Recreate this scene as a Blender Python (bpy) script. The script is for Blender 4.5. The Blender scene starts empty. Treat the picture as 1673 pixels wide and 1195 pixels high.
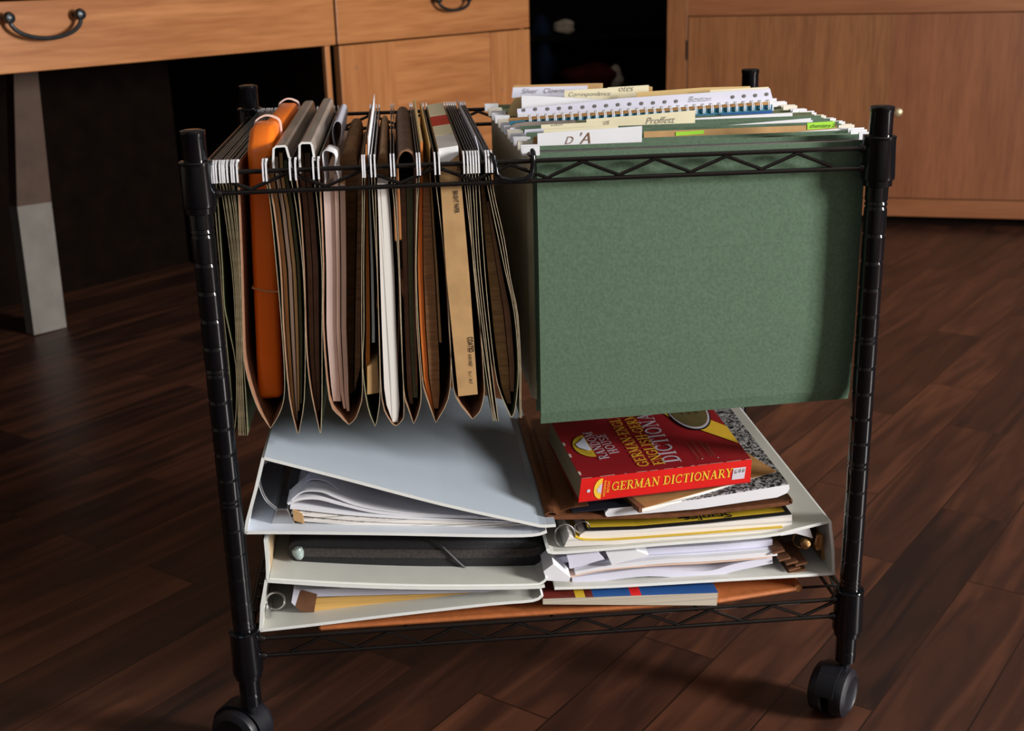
import bpy, bmesh, math, random
from mathutils import Vector, Matrix
random.seed(7)
S = bpy.context.scene
COL = S.collection
R = math.radians

# ------------------------------------------------------------------ camera
CAM = Vector((0.1807, -1.1042, 0.7677)); PITCH, YAW, ROLL, FPX = 0.3140, 0.0848, -0.0254, 2007.57
W, D = 0.62, 0.4364
_f = Vector((math.sin(YAW)*math.cos(PITCH), math.cos(YAW)*math.cos(PITCH), -math.sin(PITCH)))
_rt = Vector((math.cos(YAW), -math.sin(YAW), 0)); _up = _rt.cross(_f)
CR = math.cos(ROLL)*_rt + math.sin(ROLL)*_up
CU = -math.sin(ROLL)*_rt + math.cos(ROLL)*_up
cam = bpy.data.cameras.new('camera'); co = bpy.data.objects.new('camera', cam); COL.objects.link(co)
M3 = Matrix((CR, CU, -_f)).transposed()
co.matrix_world = Matrix.Translation(CAM) @ M3.to_4x4()
cam.sensor_width = 36; cam.lens = FPX/1673*36; cam.clip_start = 0.02
cam.dof.use_dof = True; cam.dof.focus_distance = 1.17; cam.dof.aperture_fstop = 11
S.camera = co
# ------------------------------------------------------------------ view, world, light
S.view_settings.view_transform = 'Standard'; S.view_settings.look = 'None'
S.view_settings.exposure = 0.14; S.view_settings.gamma = 1; S.view_settings.use_curve_mapping = False
w = bpy.data.worlds.new('world'); S.world = w; w.use_nodes = True
w.node_tree.nodes['Background'].inputs[0].default_value = (0.55, 0.7, 1, 1)
w.node_tree.nodes['Background'].inputs[1].default_value = 0.3
def area(name, loc, target, sx, sy, power, color):
    l = bpy.data.lights.new(name, 'AREA'); l.shape = 'RECTANGLE'; l.size = sx; l.size_y = sy
    l.energy = power; l.color = color
    o = bpy.data.objects.new(name, l); COL.objects.link(o); o.location = loc
    o.rotation_euler = (Vector(target)-Vector(loc)).to_track_quat('-Z', 'Y').to_euler()
    return o
area('window_daylight_right', (3.17, -1.40, 1.15), (0.2, 0.15, 0.4), 0.55, 0.85, 165, (1.0, 0.975, 0.94))
area('window_daylight_front', (-0.9, -2.12, 1.65), (0.2, 0.5, 0.3), 1.0, 1.0, 2.6, (0.62, 0.78, 1.0))  # cool fill lamp added behind the camera

def ray(px, py):
    return _f + CR*((px-836.5)/FPX) - CU*((py-597.5)/FPX)
def at(px, py, Y):
    d = ray(px, py); return CAM + d*((Y-CAM.y)/d.y)
def atz(px, py, Z):
    d = ray(px, py); return CAM + d*((Z-CAM.z)/d.z)
def atp(px, py, P, n):
    d = ray(px, py); return CAM + d*((Vector(P)-CAM).dot(n)/d.dot(n))

# ------------------------------------------------------------------ materials
def new_mat(name):
    m = bpy.data.materials.new(name); m.use_nodes = True
    nt = m.node_tree; return m, nt, nt.nodes['Principled BSDF']
def mat(name, col, rough=.6, spec=.4, var=.12, scale=60, bump=0.0, metal=0, stretch=(1,1,1), trans=0, coat=0):
    m, nt, b = new_mat(name)
    b.inputs['Roughness'].default_value = rough; b.inputs['Specular IOR Level'].default_value = spec
    b.inputs['Metallic'].default_value = metal
    if coat: b.inputs['Coat Weight'].default_value = coat; b.inputs['Coat Roughness'].default_value = .12
    if trans: b.inputs['Transmission Weight'].default_value = trans
    tc = nt.nodes.new('ShaderNodeTexCoord'); mp = nt.nodes.new('ShaderNodeMapping')
    mp.inputs['Scale'].default_value = stretch
    nz = nt.nodes.new('ShaderNodeTexNoise'); nz.inputs['Scale'].default_value = scale; nz.inputs['Detail'].default_value = 5
    nt.links.new(tc.outputs['Object'], mp.inputs[0]); nt.links.new(mp.outputs[0], nz.inputs['Vector'])
    cr = nt.nodes.new('ShaderNodeValToRGB')
    cr.color_ramp.elements[0].position = .3; cr.color_ramp.elements[1].position = .7
    cr.color_ramp.elements[0].color = (*[c*(1-var) for c in col], 1)
    cr.color_ramp.elements[1].color = (*[min(1, c*(1+var)) for c in col], 1)
    nt.links.new(nz.outputs['Fac'], cr.inputs[0]); nt.links.new(cr.outputs[0], b.inputs['Base Color'])
    if bump:
        bp = nt.nodes.new('ShaderNodeBump'); bp.inputs['Strength'].default_value = bump; bp.inputs['Distance'].default_value = .001
        nt.links.new(nz.outputs['Fac'], bp.inputs['Height']); nt.links.new(bp.outputs[0], b.inputs['Normal'])
    return m
def wood(name, c1, c2, axis=0, rough=.42, scale=9, plank=None, streak=14, coat=.15):
    """grain runs along local axis"""
    m, nt, b = new_mat(name); b.inputs['Roughness'].default_value = rough
    b.inputs['Coat Weight'].default_value = coat; b.inputs['Coat Roughness'].default_value = .25
    tc = nt.nodes.new('ShaderNodeTexCoord'); mp = nt.nodes.new('ShaderNodeMapping')
    sc = [streak]*3; sc[axis] = .9; mp.inputs['Scale'].default_value = sc
    nt.links.new(tc.outputs['Object'], mp.inputs[0])
    n1 = nt.nodes.new('ShaderNodeTexNoise'); n1.inputs['Scale'].default_value = 1.6; n1.inputs['Detail'].default_value = 3; n1.inputs['Distortion'].default_value = .8
    n2 = nt.nodes.new('ShaderNodeTexNoise'); n2.inputs['Scale'].default_value = scale; n2.inputs['Detail'].default_value = 6
    nt.links.new(mp.outputs[0], n1.inputs['Vector']); nt.links.new(mp.outputs[0], n2.inputs['Vector'])
    mx = nt.nodes.new('ShaderNodeMath'); mx.operation = 'MULTIPLY_ADD'; mx.inputs[1].default_value = .45
    sub = nt.nodes.new('ShaderNodeMath'); sub.operation = 'MULTIPLY'; sub.inputs[1].default_value = .55
    nt.links.new(n1.outputs['Fac'], sub.inputs[0])
    nt.links.new(n2.outputs['Fac'], mx.inputs[0]); nt.links.new(sub.outputs[0], mx.inputs[2])
    cr = nt.nodes.new('ShaderNodeValToRGB'); cr.color_ramp.elements[0].position = .38; cr.color_ramp.elements[1].position = .62
    cr.color_ramp.elements[0].color = (*c1, 1); cr.color_ramp.elements[1].color = (*c2, 1)
    nt.links.new(mx.outputs[0], cr.inputs[0]); nt.links.new(cr.outputs[0], b.inputs['Base Color'])
    return m
def floor_mat():
    m, nt, b = new_mat('dark_laminate'); N = nt.nodes.new; L = nt.links.new
    tc = N('ShaderNodeTexCoord'); mp = N('ShaderNodeMapping'); mp.inputs['Rotation'].default_value = (0, 0, R(-49.5))
    mp.inputs['Location'].default_value = (0.13, 0.03, 0)
    L(tc.outputs['Object'], mp.inputs[0])
    br = N('ShaderNodeTexBrick'); br.inputs['Scale'].default_value = 1; br.inputs['Brick Width'].default_value = .55
    br.inputs['Row Height'].default_value = .094; br.inputs['Mortar Size'].default_value = .0012; br.inputs['Mortar Smooth'].default_value = .2
    br.inputs['Color1'].default_value = (0, 0, 0, 1); br.inputs['Color2'].default_value = (1, 1, 1, 1); br.inputs['Mortar'].default_value = (.3, .3, .3, 1)
    br.offset = .37; L(mp.outputs[0], br.inputs['Vector'])
    m2 = N('ShaderNodeMapping'); m2.inputs['Scale'].default_value = (3.2, 26, 1)
    L(mp.outputs[0], m2.inputs[0])
    ad = N('ShaderNodeVectorMath'); ad.operation = 'MULTIPLY_ADD'; ad.inputs[1].default_value = (7, 9, 3)
    L(br.outputs['Color'], ad.inputs[0]); L(m2.outputs[0], ad.inputs[2])
    n1 = N('ShaderNodeTexNoise'); n1.inputs['Scale'].default_value = 1.0; n1.inputs['Detail'].default_value = 5; n1.inputs['Distortion'].default_value = .9
    L(ad.outputs[0], n1.inputs['Vector'])
    sm = N('ShaderNodeMath'); sm.operation = 'MULTIPLY_ADD'; sm.inputs[1].default_value = .75
    s2 = N('ShaderNodeMath'); s2.operation = 'MULTIPLY'; s2.inputs[1].default_value = .22
    L(br.outputs['Color'], s2.inputs[0]); L(n1.outputs['Fac'], sm.inputs[0]); L(s2.outputs[0], sm.inputs[2])
    cr = N('ShaderNodeValToRGB'); e = cr.color_ramp.elements
    e[0].position = .28; e[0].color = (.016, .0085, .0075, 1); e[1].position = .72; e[1].color = (.135, .050, .026, 1)
    k = e.new(.48); k.color = (.052, .020, .0125, 1)
    L(sm.outputs[0], cr.inputs[0])
    mm = N('ShaderNodeMixRGB'); mm.inputs[2].default_value = (.008, .004, .003, 1)
    mf = N('ShaderNodeMath'); mf.operation = 'MULTIPLY'; mf.inputs[1].default_value = .6
    L(br.outputs['Fac'], mf.inputs[0]); L(mf.outputs[0], mm.inputs[0]); L(cr.outputs[0], mm.inputs[1])
    L(mm.outputs[0], b.inputs['Base Color'])
    b.inputs['Roughness'].default_value = .38; b.inputs['Specular IOR Level'].default_value = .45
    return m
def marble_mat():
    m, nt, b = new_mat('marbled_cover'); N = nt.nodes.new
    tc = N('ShaderNodeTexCoord'); nz = N('ShaderNodeTexNoise'); nz.inputs['Scale'].default_value = 190; nz.inputs['Detail'].default_value = 2.5; nz.inputs['Distortion'].default_value = 1.6
    nt.links.new(tc.outputs['Object'], nz.inputs['Vector'])
    cr = N('ShaderNodeValToRGB'); cr.color_ramp.interpolation = 'LINEAR'
    e = cr.color_ramp.elements; e[0].position = .49; e[0].color = (.012, .012, .018, 1); e[1].position = .54; e[1].color = (.45, .45, .47, 1)
    nt.links.new(nz.outputs['Fac'], cr.inputs[0]); nt.links.new(cr.outputs[0], b.inputs['Base Color']); b.inputs['Roughness'].default_value = .45
    return m
def pages_mat(name, col, freq=900, dark=.72, axis='Z'):
    m, nt, b = new_mat(name); N = nt.nodes.new
    tc = N('ShaderNodeTexCoord'); mp = N('ShaderNodeMapping')
    sc = {'Z': (3, 3, freq), 'X': (freq, 3, 3)}[axis]; mp.inputs['Scale'].default_value = sc
    nz = N('ShaderNodeTexNoise'); nz.inputs['Scale'].default_value = 1; nz.inputs['Detail'].default_value = 3
    nt.links.new(tc.outputs['Object'], mp.inputs[0]); nt.links.new(mp.outputs[0], nz.inputs['Vector'])
    cr = N('ShaderNodeValToRGB'); e = cr.color_ramp.elements; e[0].position = .38; e[1].position = .47
    e[0].color = (*[c*dark for c in col], 1); e[1].color = (*col, 1)
    nt.links.new(nz.outputs['Fac'], cr.inputs[0]); nt.links.new(cr.outputs[0], b.inputs['Base Color']); b.inputs['Roughness'].default_value = .8
    return m

M = {}
M['black'] = mat('black_enamel', (.003, .0035, .005), .10, .5, .1)
M['blackwire'] = mat('black_enamel_wire', (.006, .005, .005), .16, .5, .1)
M['rubber'] = mat('black_plastic_wheel', (.008, .008, .012), .42, .4, .2)
M['hook'] = mat('white_hook_coating', (.80, .80, .84), .45, .4, .05)
M['hookcream'] = mat('ivory_hook_coating', (.78, .73, .62), .45, .4, .05)
M['steel'] = mat('steel', (.55, .55, .55), .3, .5, .1, metal=1)
M['gold'] = mat('brass', (.50, .30, .13), .3, .5, .1, metal=1)
M['green'] = mat('green_pressboard', (.100, .158, .104), .85, .15, .13, 350, .25)
M['olive'] = mat('olive_pressboard', (.115, .13, .070), .85, .15, .14, 300, .2)
M['oliveedge'] = mat('cut_card_edge', (.40, .32, .21), .9, .1, .25, 150)
M['inside'] = mat('brown_card_lining', (.27, .135, .08), .9, .1, .15, 120, .15)
M['insidedark'] = mat('dark_brown_card', (.16, .10, .07), .9, .1, .2, 120)
M['manila'] = mat('manila_card', (.62, .44, .20), .8, .2, .06, 30)
M['cream'] = mat('cream_card', (.78, .71, .50), .75, .2, .04, 30)
M['kraft'] = mat('kraft_card', (.42, .22, .08), .8, .2, .12, 70)
M['kraftlt'] = mat('light_kraft', (.48, .29, .13), .8, .2, .1, 60)
M['kraftrib'] = mat('ribbed_brown_card', (.24, .13, .06), .8, .2, .3, 40, .3, stretch=(1, 1, 8))
M['gusset'] = mat('grey_brown_gusset', (.50, .40, .28), .85, .15, .15, 40)
M['dulledge'] = mat('dull_card_edge', (.22, .17, .10), .9, .1, .3, 150)
M['paperblush'] = mat('blush_paper', (.74, .62, .58), .8, .2, .06, 25)
M['orangecard'] = mat('orange_card', (.62, .20, .045), .75, .2, .1, 40)
M['paper'] = mat('white_paper', (.76, .76, .80), .8, .2, .04, 15)
M['papercool'] = mat('lilac_white_paper', (.66, .66, .78), .8, .2, .05, 15)
M['paperpink'] = mat('pinkish_paper', (.72, .52, .42), .8, .2, .06, 25)
M['paperedge'] = pages_mat('page_edges', (.78, .74, .70), 700, .55)
M['paperedgex'] = pages_mat('upright_page_edges', (.72, .64, .55), 420, .5, 'X')
M['whitepagex'] = pages_mat('white_upright_page_edges', (.82, .79, .74), 620, .42, 'X')
M['dictpages'] = pages_mat('old_page_edges', (.27, .20, .105), 900, .8)
M['greypages'] = pages_mat('grey_page_edges', (.52, .46, .37), 900, .7)
M['dingypages'] = pages_mat('yellowed_edges', (.70, .42, .12), 600, .6)
M['vinyl'] = mat('bluish_white_vinyl', (.48, .55, .63), .16, .6, .03, 12)
M['vinylcream'] = mat('aged_white_vinyl', (.60, .60, .55), .3, .5, .05, 14)
M['vinyledge'] = mat('vinyl_edge', (.80, .82, .80), .4, .4, .03)
M['vinylin'] = mat('binder_lining', (.60, .64, .70), .6, .3, .06, 20)
M['tanlining'] = mat('tan_lining', (.45, .33, .20), .7, .3, .1, 20)  # shade on the white binder's inside, put into this tan
M['blacknylon'] = mat('black_nylon', (.018, .018, .020), .6, .4, .3, 500, .4)
M['greynylon'] = mat('charcoal_fabric', (.05, .043, .040), .7, .35, .3, 300, .4)
M['clear'] = mat('clear_plastic', (.34, .42, .40), .12, .6, .05)
M['brownleather'] = mat('brown_leather', (.14, .052, .022), .45, .4, .2, 160, .4)
M['tanleather'] = mat('tan_leather', (.42, .13, .040), .5, .35, .12, 120, .3)
M['stitch'] = mat('leather_binding_edge', (.5, .2, .07), .6, .3, .1)
M['yellow'] = mat('yellow_cover', (.62, .42, .03), .45, .4, .05)
M['yellowpaper'] = mat('yellow_divider', (.80, .50, .12), .7, .2, .08, 30)
M['browntab'] = mat('brown_tab', (.16, .07, .035), .6, .3, .2)
M['inkblack'] = mat('black_ink', (.012, .012, .014), .5, .3, .1)
M['inkgrey'] = mat('pencil_ink', (.16, .15, .14), .7, .2, .1)
M['inkbrown'] = mat('brown_ink', (.22, .10, .05), .7, .2, .1)
M['red'] = mat('red_cover', (.30, .012, .018), .38, .45, .06, 40)  # dictionary red darkened for the shaded top
M['redspine'] = mat('red_spine', (.66, .010, .008), .38, .45, .06, 40)  # dictionary red brightened for the lit front
M['wornpaper'] = mat('worn_white_edge', (.66, .52, .45), .8, .2, .2)
M['titleyellow'] = mat('yellow_lettering', (.85, .52, .04), .45, .4, .05)
M['titlewhite'] = mat('pale_lettering', (.60, .55, .62), .45, .4, .05)
M['badge'] = mat('dull_gold_seal', (.13, .10, .04), .4, .5, .2)
M['marble'] = marble_mat()
M['clothblack'] = mat('black_cloth_tape', (.012, .013, .022), .6, .3, .2)
M['blue'] = mat('blue_cover', (.02, .09, .30), .4, .45, .08)
M['teal'] = mat('teal_cover', (.035, .16, .24), .45, .4, .1)
M['brightred'] = mat('bright_red_cover', (.70, .02, .02), .4, .4, .05)
M['darkred'] = mat('dark_red_cover', (.13, .018, .012), .4, .4, .3)
M['orangeplastic'] = mat('orange_plastic', (1.0, .20, .010), .33, .5, .08, 22)
b = M['orangeplastic'].node_tree.nodes['Principled BSDF']; b.inputs['Subsurface Weight'].default_value = .12; b.inputs['Subsurface Radius'].default_value = (.02, .008, .002)
M['pinkband'] = mat('pale_band', (.86, .62, .55), .5, .4, .05)
M['rubberband'] = mat('rubber_band', (.62, .36, .16), .6, .3, .1)
M['greyplastic'] = mat('smoky_grey_plastic', (.27, .23, .20), .3, .5, .45, 18, stretch=(1, .35, 1))
M['whiteedge'] = mat('white_plastic_edge', (.86, .86, .84), .4, .4, .02)
M['neon'] = mat('lime_sticker', (.36, .72, .05), .5, .4, .05)
M['tape'] = mat('white_glossy_tape', (.86, .86, .86), .3, .5, .04)
M['redstripe'] = mat('red_stripe', (.62, .045, .02), .5, .4, .06)
M['pine'] = wood('pine_honey', (.36, .130, .040), (.52, .220, .078), 0)
M['pinev'] = wood('pine_honey_upright', (.36, .130, .040), (.50, .210, .074), 2)
M['oak'] = wood('oak_reddish', (.200, .074, .023), (.31, .122, .042), 2, streak=10, scale=12)
M['oak2'] = wood('oak_reddish_dark', (.19, .060, .022), (.27, .095, .035), 2, streak=10, scale=12)
M['oakh'] = wood('oak_reddish_rail', (.23, .078, .026), (.31, .115, .042), 0, streak=12)
M['darkwood'] = mat('dark_stained_panel', (.007, .004, .003), .9, .02, .25, 20)  # near-black wood; shade of the kneehole and gaps put into its colour
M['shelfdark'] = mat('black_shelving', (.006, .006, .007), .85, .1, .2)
M['iron'] = mat('pewter_black_iron', (.035, .04, .045), .33, .6, .2, metal=.6)
M['plug'] = mat('grey_wood_plug', (.30, .17, .10), .6, .3, .2)
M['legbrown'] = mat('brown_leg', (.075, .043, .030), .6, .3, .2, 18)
M['leggrey'] = mat('pale_grey_leg', (.19, .175, .155), .6, .3, .15, 18)  # pale tone stands in for light under the desk
M['knob'] = mat('pale_brass_knob', (.55, .45, .28), .35, .5, .1, metal=.5)
M['wall'] = mat('wall_paint', (.30, .26, .22), .9, .2, .05, 4)
M['ceil'] = mat('ceiling_paint', (.55, .52, .48), .9, .2, .03, 4)
M['floor'] = floor_mat()
M['clothred'] = mat('dark_red_cloth', (.07, .012, .010), .9, .1, .3, 30)
M['clothpale'] = mat('pale_cloth', (.55, .50, .42), .9, .1, .2, 30)
M['clothblue'] = mat('navy_cloth', (.012, .025, .06), .9, .1, .3, 30)

# ------------------------------------------------------------------ mesh helper
class MB:
    def __init__(s): s.v = []; s.f = []; s.m = []
    def add(s, vs, fs, mi=0):
        o = len(s.v); s.v += [Vector(v) for v in vs]; s.f += [tuple(i+o for i in f) for f in fs]
        s.m += mi if isinstance(mi, list) else [mi]*len(fs); return s
    def hexa(s, p, mi=0):      # p: 4 bottom (ccw) + 4 top
        return s.add(p, [(3, 2, 1, 0), (4, 5, 6, 7), (0, 1, 5, 4), (1, 2, 6, 5), (2, 3, 7, 6), (3, 0, 4, 7)], mi)
    def box(s, a, b, mi=0):
        (x0, y0, z0), (x1, y1, z1) = a, b
        return s.hexa([(x0, y0, z0), (x1, y0, z0), (x1, y1, z0), (x0, y1, z0), (x0, y0, z1), (x1, y0, z1), (x1, y1, z1), (x0, y1, z1)], mi)
    def prism(s, poly, ext, mi=0, me=None):   # 3D polygon extruded along ext; me = list of side material indices
        n = len(poly); e = Vector(ext); P = [Vector(p) for p in poly]
        fs = [tuple(range(n)), tuple(reversed(range(n, 2*n)))]; ms = [mi, mi]
        for i in range(n):
            j = (i+1) % n; fs.append((i, i+n, j+n, j)); ms.append(mi if me is None else me[i])
        return s.add(P+[p+e for p in P], fs, ms)
    def ribbon(s, path, th, ext, mo=0, mi=0, mc=0):
        """sheet of thickness th following path (3D points) and extruded along ext; mo/mi = the two faces, mc = cut edge"""
        P = [Vector(p) for p in path]; e = Vector(ext); eh = e.normalized(); n = len(P); A = []; B = []
        for i, p in enumerate(P):
            t = (P[min(i+1, n-1)]-P[max(i-1, 0)]).normalized(); nn = t.cross(eh).normalized()*th*.5
            A.append(p+nn); B.append(p-nn)
        V = A+B+[a+e for a in A]+[b+e for b in B]; fs = []; ms = []
        for i in range(n-1):
            fs.append((i, i+1, n+i+1, n+i)); ms.append(mc)
            fs.append((2*n+i, 3*n+i, 3*n+i+1, 2*n+i+1)); ms.append(mc)
            fs.append((i, 2*n+i, 2*n+i+1, i+1)); ms.append(mo)
            fs.append((n+i, n+i+1, 3*n+i+1, 3*n+i)); ms.append(mi)
        fs.append((0, n, 3*n, 2*n)); ms.append(mc)
        fs.append((n-1, 3*n-1, 4*n-1, 2*n-1)); ms.append(mc)
        return s.add(V, fs, ms)
    def tube(s, path, r, n=8, mi=0, closed=False):
        P = [Vector(p) for p in path]; k = len(P); V = []; fs = []
        up = None
        for i, p in enumerate(P):
            if closed: t = (P[(i+1) % k]-P[i-1]).normalized()
            else: t = (P[min(i+1, k-1)]-P[max(i-1, 0)]).normalized()
            if up is None: up = t.orthogonal().normalized()
            up = (up-t*up.dot(t)).normalized(); sd = t.cross(up)
            rr = r[i] if isinstance(r, (list, tuple)) else r
            for j in range(n):
                a = 2*math.pi*j/n; V.append(p+(up*math.cos(a)+sd*math.sin(a))*rr)
        for i in range(k if closed else k-1):
            i2 = (i+1) % k
            for j in range(n):
                j2 = (j+1) % n; fs.append((i*n+j, i*n+j2, i2*n+j2, i2*n+j))
        if not closed: fs.append(tuple(reversed(range(n)))); fs.append(tuple(range((k-1)*n, k*n)))
        return s.add(V, fs, mi)
    def lathe(s, prof, c, n=24, mi=0, axis=(0, 0, 1)):   # prof [(r,h)]
        ax = Vector(axis).normalized(); u = ax.orthogonal().normalized(); v = ax.cross(u); c = Vector(c); V = []; fs = []; k = len(prof)
        for r, h in prof:
            for j in range(n):
                a = 2*math.pi*j/n; V.append(c+ax*h+(u*math.cos(a)+v*math.sin(a))*max(r, 1e-5))
        for i in range(k-1):
            for j in range(n):
                j2 = (j+1) % n; fs.append((i*n+j, i*n+j2, (i+1)*n+j2, (i+1)*n+j))
        fs.append(tuple(reversed(range(n)))); fs.append(tuple(range((k-1)*n, k*n)))
        return s.add(V, fs, mi)
    def poly2(s, pts, O, u, v, mi=0, th=.00025):
        """thin printed shape lying on plane O + x*u + y*v"""
        n = u.cross(v).normalized(); P = [O+u*x+v*y+n*th for x, y in pts]
        k = len(P); return s.add(P, [tuple(range(k))], mi)

ROOTS = {}
def root(name, label, cat, loc, group=None, rotz=0, kind=None):
    o = bpy.data.objects.new(name, None); COL.objects.link(o); o.location = loc; o.rotation_euler = (0, 0, rotz)
    o.empty_display_size = .02
    o['label'] = label; o['category'] = cat
    if group: o['group'] = group
    if kind: o['kind'] = kind
    ROOTS[o.name] = Matrix.Translation(Vector(loc)) @ Matrix.Rotation(rotz, 4, 'Z')
    return o
def rootof(o):
    while o.parent: o = o.parent
    return o
def part(name, mb, mats, parent=None, smooth=False, local=False, bevel=0, seg=2, label=None, solid=False):
    me = bpy.data.meshes.new(name)
    inv = None
    if parent is not None and not local: inv = ROOTS[rootof(parent).name].inverted()
    vs = [(inv @ v if inv else v) for v in mb.v]
    me.from_pydata(vs, [], mb.f)
    for m in (mats if isinstance(mats, (list, tuple)) else [mats]): me.materials.append(M[m])
    me.polygons.foreach_set('material_index', mb.m)
    bm = bmesh.new(); bm.from_mesh(me)
    bmesh.ops.recalc_face_normals(bm, faces=bm.faces) if not solid else None
    if bevel:
        bmesh.ops.bevel(bm, geom=[e for e in bm.edges if len(e.link_faces) == 2 and e.calc_face_angle(0) > .6], offset=bevel, segments=seg, affect='EDGES', profile=.5, clamp_overlap=True)
    if smooth:
        for f in bm.faces: f.smooth = True
        for e in bm.edges:
            if len(e.link_faces) == 2 and e.calc_face_angle(0) > .7: e.smooth = False
    bm.to_mesh(me); bm.free(); me.update()
    o = bpy.data.objects.new(name, me); COL.objects.link(o)
    if parent is not None: o.parent = parent
    if label: o['label'] = label
    return o
def tag(o, label, cat, group=None, kind=None):
    if label: o['label'] = label
    if cat: o['category'] = cat
    if group: o['group'] = group
    if kind: o['kind'] = kind
    return o
def single(name, mb, mats, label, cat, group=None, **k):
    """a thing of one mesh: origin at its own base centre"""
    lo = Vector((min(v.x for v in mb.v), min(v.y for v in mb.v), min(v.z for v in mb.v)))
    hi = Vector((max(v.x for v in mb.v), max(v.y for v in mb.v), 0)); c = Vector(((lo.x+hi.x)/2, (lo.y+hi.y)/2, lo.z))
    mb.v = [v-c for v in mb.v]; o = part(name, mb, mats, None, **k); o.location = c
    return tag(o, label, cat, group)
def structure(name, mb, mats, **k):
    o = part(name, mb, mats, None, **k); o['kind'] = 'structure'; return o

# ---- lettering
_fc = {}
def text_mb(mb, body, size, O, u, v, mi=0, shear=0, th=.0003, offset=0, center=False):
    key = (body, shear, offset)
    if key not in _fc:
        cu = bpy.data.curves.new('t', 'FONT'); cu.body = body; cu.size = 1; cu.shear = shear; cu.offset = offset; cu.resolution_u = 3
        ob = bpy.data.objects.new('t', cu); COL.objects.link(ob); bpy.context.view_layer.update()
        me = bpy.data.meshes.new_from_object(ob.evaluated_get(bpy.context.evaluated_depsgraph_get()))
        _fc[key] = ([(a.co.x, a.co.y) for a in me.vertices], [tuple(p.vertices) for p in me.polygons])
        bpy.data.objects.remove(ob); bpy.data.curves.remove(cu); bpy.data.meshes.remove(me)
    vs, fs = _fc[key]
    O = Vector(O); u = Vector(u); v = Vector(v); n = u.cross(v).normalized()*th
    dx = -(max(p[0] for p in vs))/2 if center else 0
    mb.add([O+u*((x+dx)*size)+v*(y*size)+n for x, y in vs], fs, mi)
    return max(p[0] for p in vs)*size
def arcpts(cx, cy, rx, ry, a0, a1, n=10):
    return [(cx+rx*math.cos(R(a0+(a1-a0)*i/n)), cy+ry*math.sin(R(a0+(a1-a0)*i/n))) for i in range(n+1)]
TK, TN = .17, .07
GL = {  # serif capitals: width, [(stroke points, width)], [serif centre x, y]
 'I': (.42, [([(.21, 0), (.21, 1)], TK)], [(.21, 0), (.21, 1)]),
 'D': (.86, [([(.2, 0), (.2, 1)], TK), ([(.2, .97)]+arcpts(.38, .5, .36, .465, 90, -90, 12)+[(.2, .03)], .12)], [(.14, 0), (.14, 1)]),
 'O': (.9, [(arcpts(.45, .5, .35, .46, 0, 360, 20), .13)], []),
 'C': (.84, [(arcpts(.46, .5, .36, .46, 50, 310, 16), .13), ([(.74, .62), (.74, .97)], .05), ([(.74, .05), (.74, .32)], .04)], []),
 'G': (.9, [(arcpts(.46, .5, .36, .46, 50, 320, 16), .13), ([(.76, .62), (.76, .97)], .05), ([(.76, .03), (.76, .45)], .15)], [(.74, .45)]),
 'E': (.74, [([(.2, 0), (.2, 1)], TK), ([(.2, .97), (.66, .97)], TN), ([(.2, .52), (.52, .52)], TN), ([(.2, .03), (.68, .03)], TN), ([(.65, .76), (.65, 1)], .05), ([(.67, 0), (.67, .26)], .05), ([(.52, .4), (.52, .64)], .05)], [(.14, 0), (.14, 1)]),
 'L': (.72, [([(.2, 0), (.2, 1)], TK), ([(.2, .03), (.66, .03)], TN), ([(.65, 0), (.65, .28)], .05)], [(.16, 0), (.2, 1)]),
 'T': (.78, [([(.39, 0), (.39, 1)], TK), ([(.04, .97), (.74, .97)], TN), ([(.06, .74), (.06, 1)], .05), ([(.72, .74), (.72, 1)], .05)], [(.39, 0)]),
 'R': (.84, [([(.2, 0), (.2, 1)], TK), ([(.2, .97)]+arcpts(.42, .73, .2, .235, 90, -90, 8)+[(.2, .49)], .12), ([(.4, .5), (.72, .02)], .15)], [(.18, 0), (.14, 1), (.76, 0)]),
 'M': (1.04, [([(.17, 0), (.17, 1)], TN), ([(.17, 1), (.52, .08)], .15), ([(.52, .08), (.85, 1)], TN), ([(.86, 0), (.86, 1)], TK)], [(.15, 0), (.86, 0), (.12, 1), (.9, 1)]),
 'A': (.9, [([(.14, 0), (.44, 1)], TN), ([(.44, 1), (.74, 0)], TK), ([(.24, .34), (.62, .34)], TN)], [(.14, 0), (.74, 0)]),
 'N': (.9, [([(.17, 0), (.17, 1)], TN), ([(.15, 1), (.74, .02)], .16), ([(.74, 0), (.74, 1)], TN)], [(.17, 0), (.12, 1), (.74, 1)]),
 'Y': (.84, [([(.4, 0), (.4, .5)], TK), ([(.4, .45), (.12, 1)], .15), ([(.4, .45), (.7, 1)], TN)], [(.4, 0), (.12, 1), (.7, 1)]),
 'H': (.92, [([(.2, 0), (.2, 1)], TK), ([(.72, 0), (.72, 1)], TK), ([(.2, .5), (.72, .5)], TN)], [(.2, 0), (.2, 1), (.72, 0), (.72, 1)]),
 'U': (.88, [([(.2, 1), (.2, .35)]+arcpts(.45, .33, .25, .3, 180, 360, 8)+[(.7, 1)], .12)], [(.2, 1), (.7, 1)]),
 'S': (.7, [([(.58, .8)]+arcpts(.35, .74, .22, .22, 30, 250, 8)+arcpts(.35, .27, .23, .24, 80, -150, 9), .12)], []),
 '-': (.4, [([(.05, .42), (.35, .42)], .1)], []), ' ': (.36, [], []),
}
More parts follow.
